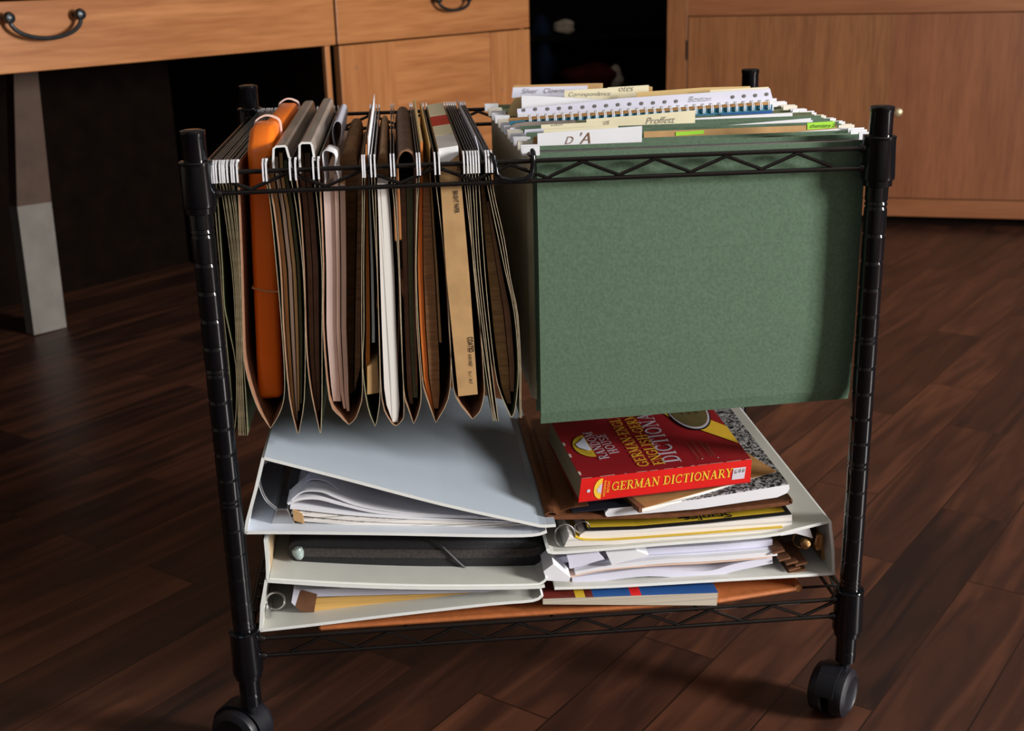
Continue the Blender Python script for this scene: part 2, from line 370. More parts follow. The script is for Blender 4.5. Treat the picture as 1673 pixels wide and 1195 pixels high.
def serif_mb(mb, body, size, O, u, v, mi=0, th=.0003, sx=1.0, gap=.06):
    O = Vector(O); u = Vector(u); v = Vector(v); n = u.cross(v).normalized()*th; x0 = 0
    def q(pts): 
        k = len(pts); mb.add([O+u*((x0+x*sx)*size)+v*(y*size)+n for x, y in pts], [tuple(range(k))], mi)
    for ch in body:
        wd, st, sf = GL[ch]
        for pts, wdt in st:
            for a, b_ in zip(pts[:-1], pts[1:]):
                dx, dy = b_[0]-a[0], b_[1]-a[1]; l = math.hypot(dx, dy) or 1; nx, ny = -dy/l*wdt/2, dx/l*wdt/2
                ex, ey = (dx/l*.02, dy/l*.02) if len(pts) > 2 else (0, 0)
                q([(a[0]-nx-ex, a[1]-ny-ey), (b_[0]-nx+ex, b_[1]-ny+ey), (b_[0]+nx+ex, b_[1]+ny+ey), (a[0]+nx-ex, a[1]+ny-ey)])
        for sx_, sy_ in sf:
            y0 = sy_-.03 if sy_ < .3 else sy_-.03
            q([(sx_-.17, y0), (sx_+.17, y0), (sx_+.17, y0+.06), (sx_-.17, y0+.06)])
        x0 += (wd+gap)*sx
    return x0*size

# ================================================================== ROOM
def quad(a, b, c, d): return MB().add([a, b, c, d], [(0, 1, 2, 3)])
X0, X1, Y0, Y1, H = -2.6, 3.2, -2.2, 4.3, 2.5
structure('floor', MB().box((X0, Y0, -.05), (X1, Y1, 0)), 'floor')
structure('ceiling', MB().box((X0, Y0, H), (X1, Y1, H+.05)), 'ceil')
structure('wall_left', MB().box((X0-.1, Y0, 0), (X0, Y1, H)), 'wall')
structure('wall_back', MB().box((X0, Y1, 0), (X1, Y1+.1, H)), 'wall')
wf = MB()
wf.box((X0, Y0-.1, 0), (X1, Y0, 1.1)).box((X0, Y0-.1, 2.2), (X1, Y0, H)).box((X0, Y0-.1, 1.1), (-1.45, Y0, 2.2)).box((-.35, Y0-.1, 1.1), (X1, Y0, 2.2))
structure('wall_front', wf, 'wall')
wr = MB()
wr.box((X1, Y0, 0), (X1+.1, Y1, .62)).box((X1, Y0, 1.68), (X1+.1, Y1, H)).box((X1, Y0, .62), (X1+.1, -1.82, 1.68)).box((X1, -.98, .62), (X1+.1, Y1, 1.68))
structure('wall_right', wr, 'wall')
def winframe(n, a, b, ax):
    m = MB(); t = .045
    if ax == 'x':
        x = a[0]
        for (y0, z0, y1, z1) in ((a[1], a[2], b[1], a[2]+t), (a[1], b[2]-t, b[1], b[2]), (a[1], a[2], a[1]+t, b[2]), (b[1]-t, a[2], b[1], b[2])): m.box((x, y0, z0), (x+.06, y1, z1))
    else:
        y = a[1]
        for (x0, z0, x1, z1) in ((a[0], a[2], b[0], a[2]+t), (a[0], b[2]-t, b[0], b[2]), (a[0], a[2], a[0]+t, b[2]), (b[0]-t, a[2], b[0], b[2])): m.box((x0, y-.06, z0), (x1, y, z1))
    structure(n, m, 'ceil')
winframe('window_1', (X1+.02, -1.82, .62), (X1+.02, -.98, 1.68), 'x')
winframe('window_2', (-1.45, Y0-.02, 1.1), (-.35, Y0-.02, 2.2), 'y')  # opening and frame added for the front fill lamp

# ================================================================== DESK
DA = R(47.6); dP = atz(0, 122, .60); du = Vector((math.cos(DA), math.sin(DA), 0)); dn = Vector((-math.sin(DA), math.cos(DA), 0))
def dl(px, py, off=0):     # desk-local (x, z) of a pixel on the desk front plane
    p = atp(px, py, dP+dn*off, dn); d = p-dP; return d.dot(du), p.z
desk = root('writing_desk', 'honey pine desk with drawers, iron bail pulls and a dark kneehole', 'desk', (dP.x, dP.y, 0), rotz=DA)
xs = dl(550, 60)[0]; xe = dl(866, 60)[0]; zt = .60; zb1 = .60
hx, hz = dl(62, 30)
dz_top = .735
def drawer_pull(cx, cz, wd, drop, par):
    m = MB()
    pts = [(cx+wd/2*math.cos(R(a)), -.022-.004*math.sin(R(-a)), cz+drop*math.sin(R(a))) for a in range(180, 361, 12)]
    pts = [(cx-wd/2, -.010, cz+.012)]+pts+[(cx+wd/2, -.010, cz+.012)]
    m.tube([(cx-wd/2, -.018, cz+.004)]+[(p[0], p[1], p[2]) for p in pts[1:-1]]+[(cx+wd/2, -.018, cz+.004)], .0042, 10)
    part('handle', m, 'iron', par, True, True)
    for s_ in (-1, 1):
        k = MB().lathe([(.004, 0), (.004, .014), (.010, .016), (.0115, .022), (.009, .028), (.002, .031)], (cx+s_*wd/2, 0, cz+.006), 16, axis=(0, -1, 0))
        part('handle_boss', k, 'iron', par, True, True)
x_l = hx-(xs-hx)
m = MB().box((x_l, .0, zt), (xs-.004, .02, dz_top-.006)); d1 = part('drawer', m, 'pine', desk, local=True, bevel=.0015)
hL = dl(4, 28)[0]; hR = dl(120, 22)[0]
drawer_pull((hL+hR)/2, dl(62, 30)[1]-.002, abs(hR-hL), .034, d1)
m = MB().box((xs+.004, 0, zt), (xe-.002, .02, dz_top-.006)); d2 = part('drawer', m, 'pine', desk, local=True, bevel=.0015)
a0, a1 = dl(706, 2)[0], dl(756, 0)[0]
drawer_pull((a0+a1)/2, dl(728, 4)[1]+.004, a1-a0, .024, d2)
m = MB().box((x_l-.04, -.015, dz_top), (xe+.02, .62, dz_top+.028)); part('desktop', m, 'pine', desk, local=True, bevel=.004)
# pedestal door: stiles, rails and recessed panel
zd = zt-.004; xa, xb = xs+.006, xe-.002; s1 = dl(648, 120)[0]; s2 = dl(803, 110)[0]
door = part('door', MB().box((xa, 0, .09), (s1, .02, zd)), 'pinev', desk, local=True, bevel=.001)
part('stile', MB().box((s2, 0, .09), (xb, .02, zd)), 'pinev', door, local=True, bevel=.001)
part('panel', MB().box((s1+.0005, .0025, .09), (s2-.0005, .018, zd)), 'pine', door, local=True)
for px, py in ((583, 110), (851, 78), (821, 146)):
    lx, lz = dl(px, py); part('screw_plug', MB().lathe([(.0035, 0), (.0035, .0012)], (lx, -.0001, lz), 12, axis=(0, -1, 0)), 'plug', door, local=True)
xk = dl(536, 110)[0]
m = MB().box((xe-.018, .022, 0), (xe, .6, zt+.12)); part('side_panel', m, 'pinev', desk, local=True)
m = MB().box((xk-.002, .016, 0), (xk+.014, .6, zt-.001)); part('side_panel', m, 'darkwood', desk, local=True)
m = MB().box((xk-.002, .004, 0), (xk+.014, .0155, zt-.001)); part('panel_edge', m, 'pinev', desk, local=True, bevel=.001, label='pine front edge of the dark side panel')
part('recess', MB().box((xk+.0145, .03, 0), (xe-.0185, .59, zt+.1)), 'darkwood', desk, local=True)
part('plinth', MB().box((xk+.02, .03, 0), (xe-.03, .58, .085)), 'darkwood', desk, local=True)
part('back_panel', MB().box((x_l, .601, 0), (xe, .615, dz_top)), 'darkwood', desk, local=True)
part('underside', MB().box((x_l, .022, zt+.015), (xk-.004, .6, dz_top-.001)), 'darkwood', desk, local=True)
part('side_panel', MB().box((x_l-.03, 0, 0), (x_l-.001, .6, dz_top-.001)), 'pinev', desk, local=True)
# added upright whose colours stand in for a light streak below the drawer
def wl(p): d = p-dP; return d.dot(du), d.dot(dn)
q0 = wl(atz(55, 549, 0)); q1 = wl(atz(108, 536, 0))
ly = min(q0[1], q1[1]); lP = dP+dn*ly
def lpt(px, py): 
    p = atp(px, py, lP, dn); d = p-dP; return Vector((d.dot(du), d.dot(dn), p.z))
z0_ = lpt(80, 543).z
def lprism(pts, th): return MB().prism([lpt(*p_) for p_ in pts], (0, th, 0))
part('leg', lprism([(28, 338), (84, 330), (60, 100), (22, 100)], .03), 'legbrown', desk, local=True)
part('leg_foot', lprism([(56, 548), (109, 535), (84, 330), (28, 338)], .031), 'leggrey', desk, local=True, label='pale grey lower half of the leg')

# ================================================================== CABINET
CA = R(-20); cP = atz(1449, 353, .03); cu_ = Vector((math.cos(CA), math.sin(CA), 0)); cn = Vector((-math.sin(CA), math.cos(CA), 0))
def cl(px, py):
    p = atp(px, py, cP, cn); d = p-cP; return d.dot(cu_), p.z
cx0 = cl(1089, 100)[0]
cab = root('oak_cabinet', 'reddish oak cabinet with one wide flush door and a small round knob', 'cabinet', (cP.x, cP.y, 0), rotz=CA)
dx0 = cl(1124, 90)[0]; dzt = cl(1125, 28)[1]; dzb = cl(1450, 323)[1]; cx1 = 1.25; czt = .86
part('body', MB().box((cx0, .02, .03), (cx1, .45, czt-.03)), 'oak2', cab, local=True)
part('stile', MB().box((cx0, 0, .03), (dx0-.003, .0199, czt-.03)), 'oak', cab, local=True, bevel=.001)
part('rail', MB().box((dx0-.003, 0, dzt+.003), (cx1, .0199, czt-.03)), 'oakh', cab, local=True, bevel=.001)
part('rail', MB().box((dx0-.003, 0, .03), (cx1, .0199, dzb-.003)), 'oakh', cab, local=True, bevel=.001)
part('top', MB().box((cx0-.02, -.02, czt-.03), (cx1+.02, .46, czt)), 'oakh', cab, local=True, bevel=.003)
part('plinth', MB().box((cx0+.03, .05, 0), (cx1-.03, .43, .03)), 'darkwood', cab, local=True)
xm = cl(1450, 200)[0]; xw = cl(1230, 200)[0]
dr = part('door', MB().box((dx0, .001, dzb), (xm, .0195, dzt)), 'oak', cab, local=True)
part('door_board', MB().box((xm, .001, dzb), (cx1-.05, .0195, dzt)), 'oak2', dr, local=True, label='darker veneer board of the door')
part('hinge', MB().box((dx0-.005, -.003, cl(1120, 98)[1]), (dx0-.001, .006, cl(1120, 66)[1])), 'iron', dr, local=True)
kx, kz = cl(1470, 182)
part('knob', MB().lathe([(.006, 0), (.005, .012), (.010, .016), (.013, .023), (.011, .030), (.003, .034)], (kx-.006, 0, kz), 20, axis=(0, -1, 0)), 'knob', dr, True, True)

# ================================================================== DARK RECESS (shelving between desk and cabinet)
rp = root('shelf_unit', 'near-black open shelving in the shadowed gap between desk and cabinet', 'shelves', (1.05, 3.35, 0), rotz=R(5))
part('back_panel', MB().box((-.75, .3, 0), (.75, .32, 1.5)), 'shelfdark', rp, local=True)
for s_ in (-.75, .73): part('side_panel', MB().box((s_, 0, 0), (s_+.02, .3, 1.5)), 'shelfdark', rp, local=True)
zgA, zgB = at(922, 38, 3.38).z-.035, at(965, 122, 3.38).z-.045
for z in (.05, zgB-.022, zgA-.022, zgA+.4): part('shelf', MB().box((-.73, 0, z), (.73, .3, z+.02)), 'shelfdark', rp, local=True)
def blob(name, c, r, sc, m_, label, cat, seed):
    bm = bmesh.new(); bmesh.ops.create_icosphere(bm, subdivisions=3, radius=1); rnd = random.Random(seed)
    ph = [rnd.uniform(0, 6) for _ in range(6)]
    for v in bm.verts:
        k = 1+.12*math.sin(v.co.x*4+ph[0])+.1*math.sin(v.co.y*5+ph[1])+.1*math.sin(v.co.z*6+ph[2])
        v.co = Vector((v.co.x*sc[0], v.co.y*sc[1], max(v.co.z, -.75)*sc[2]))*k*r
    me = bpy.data.meshes.new(name); 
    for f in bm.faces: f.smooth = True
    bm.to_mesh(me); bm.free(); me.materials.append(M[m_]); o = bpy.data.objects.new(name, me); COL.objects.link(o); o.location = c
    return tag(o, label, cat)
sy = 3.38
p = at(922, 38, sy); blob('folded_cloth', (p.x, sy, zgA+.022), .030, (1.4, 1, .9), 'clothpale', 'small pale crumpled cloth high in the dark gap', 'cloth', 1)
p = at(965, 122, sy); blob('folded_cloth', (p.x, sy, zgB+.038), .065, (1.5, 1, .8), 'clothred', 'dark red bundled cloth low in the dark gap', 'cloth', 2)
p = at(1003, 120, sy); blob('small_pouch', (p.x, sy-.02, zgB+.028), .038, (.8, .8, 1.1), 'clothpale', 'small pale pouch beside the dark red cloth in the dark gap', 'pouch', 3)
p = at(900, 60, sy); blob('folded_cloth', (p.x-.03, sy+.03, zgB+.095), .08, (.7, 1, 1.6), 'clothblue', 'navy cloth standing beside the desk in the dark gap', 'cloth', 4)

# ================================================================== FILE CART
cart = root('rolling_file_cart', 'black wire rolling file cart on twin-wheel casters, holding all the folders', 'file cart', (W/2, D/2, 0))
ZT, ZR1, ZR2, ZB1, ZB2 = .6392, .6007, .5825, .1344, .1150
posts = [(0, 0), (W, 0), (0, D), (W, D)]
PR = .0106
for x, y in posts:
    pr = [(PR, .062)]; z = .075; k = 0
    while z < ZT-.014:
        pr += [(PR, z-.0030), (PR, z-.0026), (PR-.0009, z-.0004), (PR-.0009, z+.0004), (PR, z+.0010), (PR, z+.0014)]
        if k % 5 == 3: pr += [(PR, z+.0022), (PR-.0009, z+.0044), (PR-.0009, z+.0050), (PR, z+.0056), (PR, z+.0060)]
        z += .0262; k += 1
    pr += [(PR, ZT-.006), (PR+.0006, ZT-.005), (PR+.0004, ZT-.001), (PR-.003, ZT)]
    ps = part('post', MB().lathe(pr, (x, y, 0), 28), 'black', cart, True)
    for zt_, zb_ in ((.6118, .571), (.146, .098)):
        part('collar', MB().lathe([(PR+.0005, zb_-.006), (PR+.0028, zb_-.005), (PR+.0030, zb_), (PR+.0046, zb_+.001), (PR+.0050, zb_+.004), (PR+.0038, zt_-.004), (PR+.0042, zt_-.001), (PR+.0035, zt_), (PR, zt_+.0005)], (x, y, 0), 28), 'black', cart, True)
RW = .0022
def truss(a, b, z1, z2, n, s0, s1):
    a = Vector(a); b = Vector(b); d = (b-a); m = MB()
    for z in (z1, z2): m.tube([a+Vector((0, 0, z)), b+Vector((0, 0, z))], RW, 10)
    pts = []; k = int((s1-s0)/n+.5)*2
    side = Vector((d.y, -d.x, 0)).normalized()*.0
    for i in range(-1, k+2):
        s = s0+n*i/2
        if 0.012 < s < d.length-.012:
            zz = z2+.0025 if i % 2 == 0 else z1-.0025
            pts.append(a+d.normalized()*s+Vector((0, 0, zz))+side)
    m.tube(pts, RW*.85, 8)
    m2 = m
    for e_, dd in ((a, d.normalized()), (b, -d.normalized())):
        for z in (z1, z2): m2.lathe([(.004, 0), (.0042, .003), (.0025, .006)], e_+dd*(PR+.0035)+Vector((0, 0, z)), 10, axis=dd)
    part('truss_rail', m, 'blackwire', cart, True)
sL = at(410, 309, 0).x; sR = at(1359, 271, 0).x
truss((0, 0, 0), (W, 0, 0), ZR1, ZR2, (sR-sL)/8, sL, sR)
truss((0, D, 0), (W, D, 0), ZR1, ZR2, (sR-sL)/8, sL, sR)
truss((0, 0, 0), (0, D, 0), ZR1, ZR2, .062, .03, D-.02)
truss((W, 0, 0), (W, D, 0), ZR1, ZR2, .062, .03, D-.02)
bL = at(583, 1062, 0).x; bR = at(1312, 1008, 0).x
truss((0, 0, 0), (W, 0, 0), ZB1, ZB2, (bR-bL)/7, bL-2*(bR-bL)/7, bR)
truss((0, D, 0), (W, D, 0), ZB1, ZB2, (bR-bL)/7, bL-2*(bR-bL)/7, bR)
truss((0, 0, 0), (0, D, 0), ZB1, ZB2, .058, .03, D-.02)
truss((W, 0, 0), (W, D, 0), ZB1, ZB2, .058, .03, D-.02)
for i in range(1, 15):
    y = D*i/15
    part('shelf_wire', MB().tube([(.001, y, ZB1), (W-.001, y, ZB1)], .0015, 6), 'blackwire', cart, True)
for x in (.16, .31, .46): part('shelf_wire', MB().tube([(x, .004, ZB1-.0035), (x, D-.004, ZB1-.0035)], .002, 6), 'blackwire', cart, True)
# divider rail pair with hooked ends
yf = -.0045
loop = [(.2600, D, .6035), (.2600, .03, .6035), (.2600, .006, .6045), (.2602, -.001, .6075)]
P = lambda px, py, y=yf: tuple(at(px, py, y))
loop += [P(806, 256), P(809, 270), P(811, 284), P(819, 292), P(835, 295), P(858, 293), P(868, 286), P(871, 270), P(871, 256)]
e = P(871, 252); loop += [(e[0], -.003, e[2]+.0015), (e[0], .001, e[2]+.0022), (e[0], .005, .6055), (e[0], .012, .604), (e[0], D, .604)]
part('divider_rail', MB().tube(loop, .0024, 10), 'black', cart, True)
# casters
def caster(x, y, ang, par, of):
    ax = Vector((math.cos(ang), math.sin(ang), 0)); fw = Vector((-ax.y, ax.x, 0)); r = .0268
    c = Vector((x+of[0], y+of[1], r))
    hd = MB().lathe([(.004, .0), (.006, .012), (.0085, .014), (.009, .022)], (x, y, .046), 16)
    hd.lathe([(.006, -.006), (.0155, -.005), (.0155, .005), (.006, .006)], c+Vector((0, 0, .003)), 24, axis=ax)
    h = part('caster', hd, 'rubber', par, True)
    # hood arc
    pts = []
    mh = MB(); 
    for side in (0,):
        V = []; n = 16
        for i in range(n+1):
            a = R(-10+200*i/n-20)
            d = fw*math.cos(a)*-1+Vector((0, 0, 1))*math.sin(a)
            V.append(c+d*(r+.0022))
        mh.ribbon([v-ax*.010 for v in V], .0018, ax*.020)
    part('hood', mh, 'rubber', h, True)
    for s_ in (-1, 1):
        wm = MB().lathe([(.004, 0), (.017, .0005), (.019, .0022), (.0225, .001), (r-.001, -.001), (r, -.004), (r, -.013), (r-.002, -.0145), (.004, -.0148)], c+ax*s_*.0185, 32, axis=ax*s_)
        part('wheel', wm, 'rubber', h, True)
for (x, y), a, of in zip(posts, (R(62), R(140), R(30), R(150)), ((-.013, .012), (-.011, .001), (-.008, .008), (.008, .008))): caster(x, y, a, cart, of)

# ================================================================== HANGING FOLDERS, LEFT SECTION
YF, YB = .012, D-.012
ZROD = .6070
def pathx(path, y):       # x pixel of a px path at pixel row y
    if y <= path[0][1]: return path[0][0]
    for (xa_, ya_), (xb_, yb_) in zip(path[:-1], path[1:]):
        if ya_ <= y <= yb_: return xa_+(xb_-xa_)*(y-ya_)/max(1e-6, yb_-ya_)
    return path[-1][0]
def smooth_path(pts, n=3):
    P_ = [Vector(p) for p in pts]; out = []
    for i in range(len(P_)-1):
        p0 = P_[max(i-1, 0)]; p1 = P_[i]; p2 = P_[i+1]; p3 = P_[min(i+2, len(P_)-1)]
        for k in range(n):
            t = k/n; out.append(.5*((2*p1)+(-p0+p2)*t+(2*p0-5*p1+4*p2-p3)*t*t+(-p0+3*p1-3*p2+p3)*t**3))
    out.append(P_[-1]); return out
def hook_tip(x, par, back=False, m_='hook'):
    y0, s_ = (0, 1) if not back else (D, -1)
    m = MB(); z1 = ZR1+RW
    pth = [(x, y0+s_*.013, ZROD+.002), (x, y0+s_*.003, z1+.0075), (x, y0-s_*.003, z1+.0045), (x, y0-s_*.0052, z1-.004), (x, y0-s_*.0056, z1-.0105)]
    m.ribbon([Vector(p)-Vector((.0007, 0, 0)) for p in pth], .0022, (.0014, 0, 0))
    part('hook_tip', m, m_, par)
LG = [  # left px path, right px path, left tip px, right tip px, label
 ([(349, 290), (352, 351), (360, 440), (364, 498), (378, 653), (381, 712)], [(352, 290), (357, 351), (363, 440), (366, 500), (373, 535), (385, 596), (386, 666), (382, 712)], 341, 345, 'olive hanging folder hung nearest the left front post, its panels parting in the middle'),
 ([(354, 290), (363, 320), (379, 440), (385, 540), (388, 641), (390, 712)], [(358, 290), (367, 320), (382, 440), (387, 540), (390, 641), (391, 712)], 349, 353, 'thin olive hanging folder, second in from the left front post'),
 ([(362, 290), (370, 330), (384, 440), (388, 540), (391, 650), (393, 712)], [(366, 290), (374, 330), (386, 440), (390, 540), (393, 650), (394, 712)], 359, 363, 'thin olive hanging folder, third in from the left front post'),
 ([(368, 290), (377, 340), (388, 440), (391, 540), (394, 650), (397, 712)], [(372, 290), (381, 340), (390, 440), (393, 540), (396, 650), (398, 712)], 366, 371, 'thin olive hanging folder, fourth in from the left front post'),
 ([(377, 290), (384, 340), (391, 440), (394, 540), (397, 640), (401, 712)], [(380, 290), (386, 340), (392, 440), (395, 540), (402, 660), (404, 712)], 378, 381.5, 'thin olive hanging folder, fifth in from the left front post'),
 ([(388, 290), (391, 360), (394, 440), (396.5, 540), (399, 590), (408, 631), (423, 671), (442, 700)], [(430, 290), (440, 320), (452, 440), (460.5, 540), (465, 616), (463, 656), (454, 681), (442, 700)], 387, 429.5, 'wide hanging folder sagging round the orange plastic cases'),
 ([(437, 290), (447, 340), (458, 440), (463, 540), (473, 653), (486, 708)], [(475, 290), (484, 340), (495, 440), (498.6, 540), (497, 653), (488, 708)], 434.5, 473.5, 'hanging folder bridged by the first smoky plastic channel, right of the orange cases'),
 ([(484, 290), (490, 340), (496.5, 440), (499.5, 540), (503, 600), (510, 650), (523, 708)], [(513, 290), (519, 340), (526, 440), (526, 540), (526, 650), (524, 708)], 482.5, 511.5, 'hanging folder bridged by the second smoky plastic channel'),
 ([(521, 290), (524, 340), (528, 440), (528, 540), (538, 653), (556, 681), (570, 694)], [(592, 290), (592, 340), (591, 440), (591, 540), (592, 640), (588, 665), (580, 685), (570, 694)], 520, 592, 'widest hanging folder in the left half, holding curled papers and brown files'),
 ([(596, 290), (595, 340), (594, 440), (594.5, 540), (592.5, 603), (601, 666), (613, 697)], [(607, 290), (610, 340), (616, 440), (619, 540), (621, 641), (617, 681), (613, 697)], 595.3, 605.8, 'narrow pointed hanging folder with a small tan card inside, left of the white pages'),
 ([(612, 290), (614, 340), (616.5, 440), (619.5, 540), (624, 653), (638, 689), (647, 696)], [(639, 290), (645, 340), (651.5, 440), (655, 540), (660, 666), (656, 688), (647, 696)], 612, 638.3, 'hanging folder holding the thick block of white pages'),
 ([(644, 290), (648, 340), (653, 440), (656, 540), (660, 640), (667, 668), (676, 693)], [(681, 290), (680.5, 340), (679, 440), (681.5, 540), (688, 641), (684, 673), (676, 693)], 643.5, 681, 'pointed hanging folder just right of the white page block, with a dark arched file'),
 ([(685, 290), (682, 340), (680, 440), (684, 540), (690, 620), (697, 650), (712, 691)], [(711, 290), (717, 340), (728, 440), (734, 540), (737, 600), (732, 653), (712, 691)], 685.3, 710, 'hanging folder with an orange card and brown papers, left of the tan box'),
 ([(718, 290), (723, 340), (730, 440), (735, 540), (738, 600), (745, 650), (772, 685)], [(758, 290), (764, 340), (775, 440), (785, 540), (791, 626), (790, 650), (784, 672), (772, 685)], 717, 757.3, 'hanging folder sagging round the tan paper box'),
 ([(763, 290), (767, 340), (774, 440), (785, 540), (795, 616), (806, 688)], [(767, 290), (770, 340), (777, 440), (789, 540), (799, 616), (808, 688)], 763.3, 768, 'thin dark hanging folder just right of the tan box'),
 ([(772, 290), (775, 340), (781, 440), (792, 540), (803, 640), (811, 688)], [(777, 290), (779, 340), (785, 440), (796, 540), (808, 640), (814, 688)], 772.5, 777, 'thin dark hanging folder, second to the right of the tan box'),
 ([(782, 290), (785, 340), (792, 440), (801, 540), (813, 628), (835, 682)], [(794, 290), (804, 340), (825, 440), (841, 515), (847, 603), (842, 666), (836, 682)], 781.5, 793.3, 'bulging brown-lined hanging folder near the divider loop'),
 ([(799, 290), (806, 330), (820, 392), (831, 456), (844, 515), (849, 600), (849, 650), (850, 683)], [(803, 290), (810, 330), (824, 392), (834, 456), (846, 515), (851, 600), (851, 650), (852, 683)], 797.7, 802.5, 'last hanging folder of the left half, its edge curving below the divider loop'),
]
LROOT = []
for gi, (lp, rp_, tl, tr, lab) in enumerate(LG):
    c = at((lp[-1][0]+rp_[-1][0])/2, lp[-1][1], YF)
    edge_ = 'oliveedge' if gi > 4 else 'dulledge'
    fo = root('hanging_folder', lab, 'hanging folder', (c.x, D/2, c.z), 'hanging folders hung front to back in the left half of the cart')
    LROOT.append(fo)
    xt = [at(tl, 276, 0).x+.0004, at(tr, 276, 0).x+.0004]
    L_ = [(xt[0], YF, ZROD)]+[tuple(at(x, y, YF)) for x, y in lp]
    R_ = [(xt[1], YF, ZROD)]+[tuple(at(x, y, YF)) for x, y in rp_]
    if (R_[-1][0]-L_[-1][0]) < .0002: Pth = smooth_path(L_[:-1]+[L_[-1]], 3)+list(reversed(smooth_path(R_[:-1]+[R_[-1]], 3)))[1:]
    else: Pth = smooth_path(L_, 3)+list(reversed(smooth_path(R_, 3)))
    wide = abs(xt[1]-xt[0]) > .01
    part('folder_body', MB().ribbon(Pth, .0006, (0, YB-YF, 0), 1, 0, 2), ['olive' if gi != 5 else 'green', 'inside' if wide else 'olive', edge_], fo)
    for x in xt:
        part('rod', MB().box((x-.0005, .008, ZROD-.002), (x+.0005, D-.008, ZROD+.0015)), 'steel', fo)
        hook_tip(x, fo); hook_tip(x, fo, True)
# contents of the left section ------------------------------------------------
def inside_sheet(gi, s0, s1, yt, yb, mats, name, label, cat, y0=.012, y1=None, th=None, zadd=0):
    """an upright paper block following its folder between fractions s0..s1; yt, yb pixel rows at the front edge"""
    lp, rp_, tl, tr, _ = LG[gi]; Yq = YF+y0; n = 14; A = []; B = []
    lp2 = [(tl, 262)]+lp; rp2 = [(tr, 262)]+rp_
    for i in range(n+1):
        y = yt+(yb-yt)*i/n; xl = pathx(lp2, y)+1.2; xr = pathx(rp2, y)-1.2
        A.append(at(xl+(xr-xl)*s0, y, Yq)); B.append(at(xl+(xr-xl)*s1, y, Yq))
    e = Vector((0, (y1 if y1 else YB-.01)-Yq, 0)); m = MB(); k = n+1
    V = A+B+[a+e for a in A]+[b_+e for b_ in B]; fs = []; ms = []
    for i in range(n):
        fs += [(i, i+1, k+i+1, k+i), (2*k+i, 3*k+i, 3*k+i+1, 2*k+i+1), (i, 2*k+i, 2*k+i+1, i+1), (k+i, k+i+1, 3*k+i+1, 3*k+i)]; ms += [0, 0, 1, 1]
    fs += [(0, k, 3*k, 2*k), (n, 2*k+n, 3*k+n, k+n)]; ms += [1, 1]
    m.add(V, fs, ms)
    return single(name, m, mats, label, cat)
# bundle 6 : orange cases
def case(y0, y1, ptop, pbot, lab, backshift):
    m = MB(); pts = []
    a, b_ = at(*pbot[0], YF+.028), at(*pbot[1], YF+.028); c_, d_ = at(*ptop[1], YF+.028), at(*ptop[0], YF+.028)
    dx = Vector((backshift, 0, 0))
    k = .80
    def lay(Y, shr, dz): 
        o = []
        for p_ in (a, b_, c_, d_):
            o.append(Vector((p_.x, Y, p_.z+dz if p_ in (c_, d_) else p_.z)))
        return o
    F = lay(y0, 0, -.014); F2 = lay(y0+.028, 0, 0); Bk = lay(y1, 0, .0)
    V = F+F2+Bk
    m.add(V, [(0, 1, 2, 3), (0, 4, 5, 1), (1, 5, 6, 2), (2, 6, 7, 3), (3, 7, 4, 0), (4, 8, 9, 5), (5, 9, 10, 6), (6, 10, 11, 7), (7, 11, 8, 4), (8, 11, 10, 9)])
    o = root('plastic_case', lab, 'case', ((a.x+b_.x)/2, (y0+y1)/2, a.z), 'orange plastic cases')
    part('shell', m, 'orangeplastic', o, True, bevel=.006, seg=4)
    t0, t1 = d_, c_; yb_ = y1-.004
    arc = [Vector((t0.x-.0006, yb_, t0.z-.012)), Vector((t0.x+.000, yb_, t0.z-.002)), Vector((t0.x+.006, yb_, t0.z+.003)), Vector(((t0.x+t1.x)/2, yb_, (t0.z+t1.z)/2+.0045)), Vector((t1.x-.005, yb_, t1.z+.003)), Vector((t1.x+.0006, yb_, t1.z-.002)), Vector((t1.x+.001, yb_, t1.z-.018))]
    part('closing_band', MB().ribbon(smooth_path(arc, 4), .0016, (0, .006, 0)), 'pinkband', o, True)
    return o, (a, b_, c_, d_)
o1, cr_ = case(.040, .125, ((401, 214), (443, 213)), ((421, 655), (462, 652)), 'bright orange plastic case standing at the front of its folder, tied with a band', 0)
Yc = .0395
p0, p1 = at(412.5, 471, Yc), at(458, 477, Yc)
part('rubber_band', MB().tube([p0, (p0+p1)/2+Vector((0, -.0005, -.0012)), p1, p1+Vector((.0008, .05, 0)), p1+Vector((0, .088, 0)), p0+Vector((-.0006, .088, 0)), p0+Vector((-.0008, .05, 0))], .0009, 6, closed=True), 'rubberband', o1, True)
o2, _ = case(.150, .40, ((400, 234), (441, 233)), ((421, 655), (462, 652)), 'deeper orange plastic case standing behind the bright orange one', 0)
# smoky channels over folders 6, 7
def channel(pts, Y, lab):
    Pp = [at(x, y, Y) for x, y in pts]
    o = root('binding_channel', lab, 'plastic channel', (Pp[2].x, D/2, Pp[0].z), 'smoky plastic channels bridging two folders')
    part('cover', MB().ribbon(Pp, .0010, (0, YB-Y-.02, 0)), 'greyplastic', o)
    part('front_edge', MB().ribbon([p_+Vector((0, -.0012, 0)) for p_ in Pp], .0019, (0, .0011, 0)), 'whiteedge', o)
channel([(447.5, 283), (446.5, 262), (447, 243), (451, 239.5), (465, 238.5), (468, 241), (473, 260), (476, 274)], .009, 'smoky plastic channel with white front rim, next to the orange case')
channel([(491, 283), (489.5, 258), (489.5, 237), (493, 233.5), (507, 233.5), (510, 238), (512.5, 252), (514, 262)], .009, 'smoky plastic channel with white front rim, second from the orange case')
PF = 'paper_file'
def ins(gi, s0, s1, yt, yb, mats, label, cat='papers', name=PF, **k): return inside_sheet(gi, s0, s1, yt, yb, mats, name, label, cat, **k)
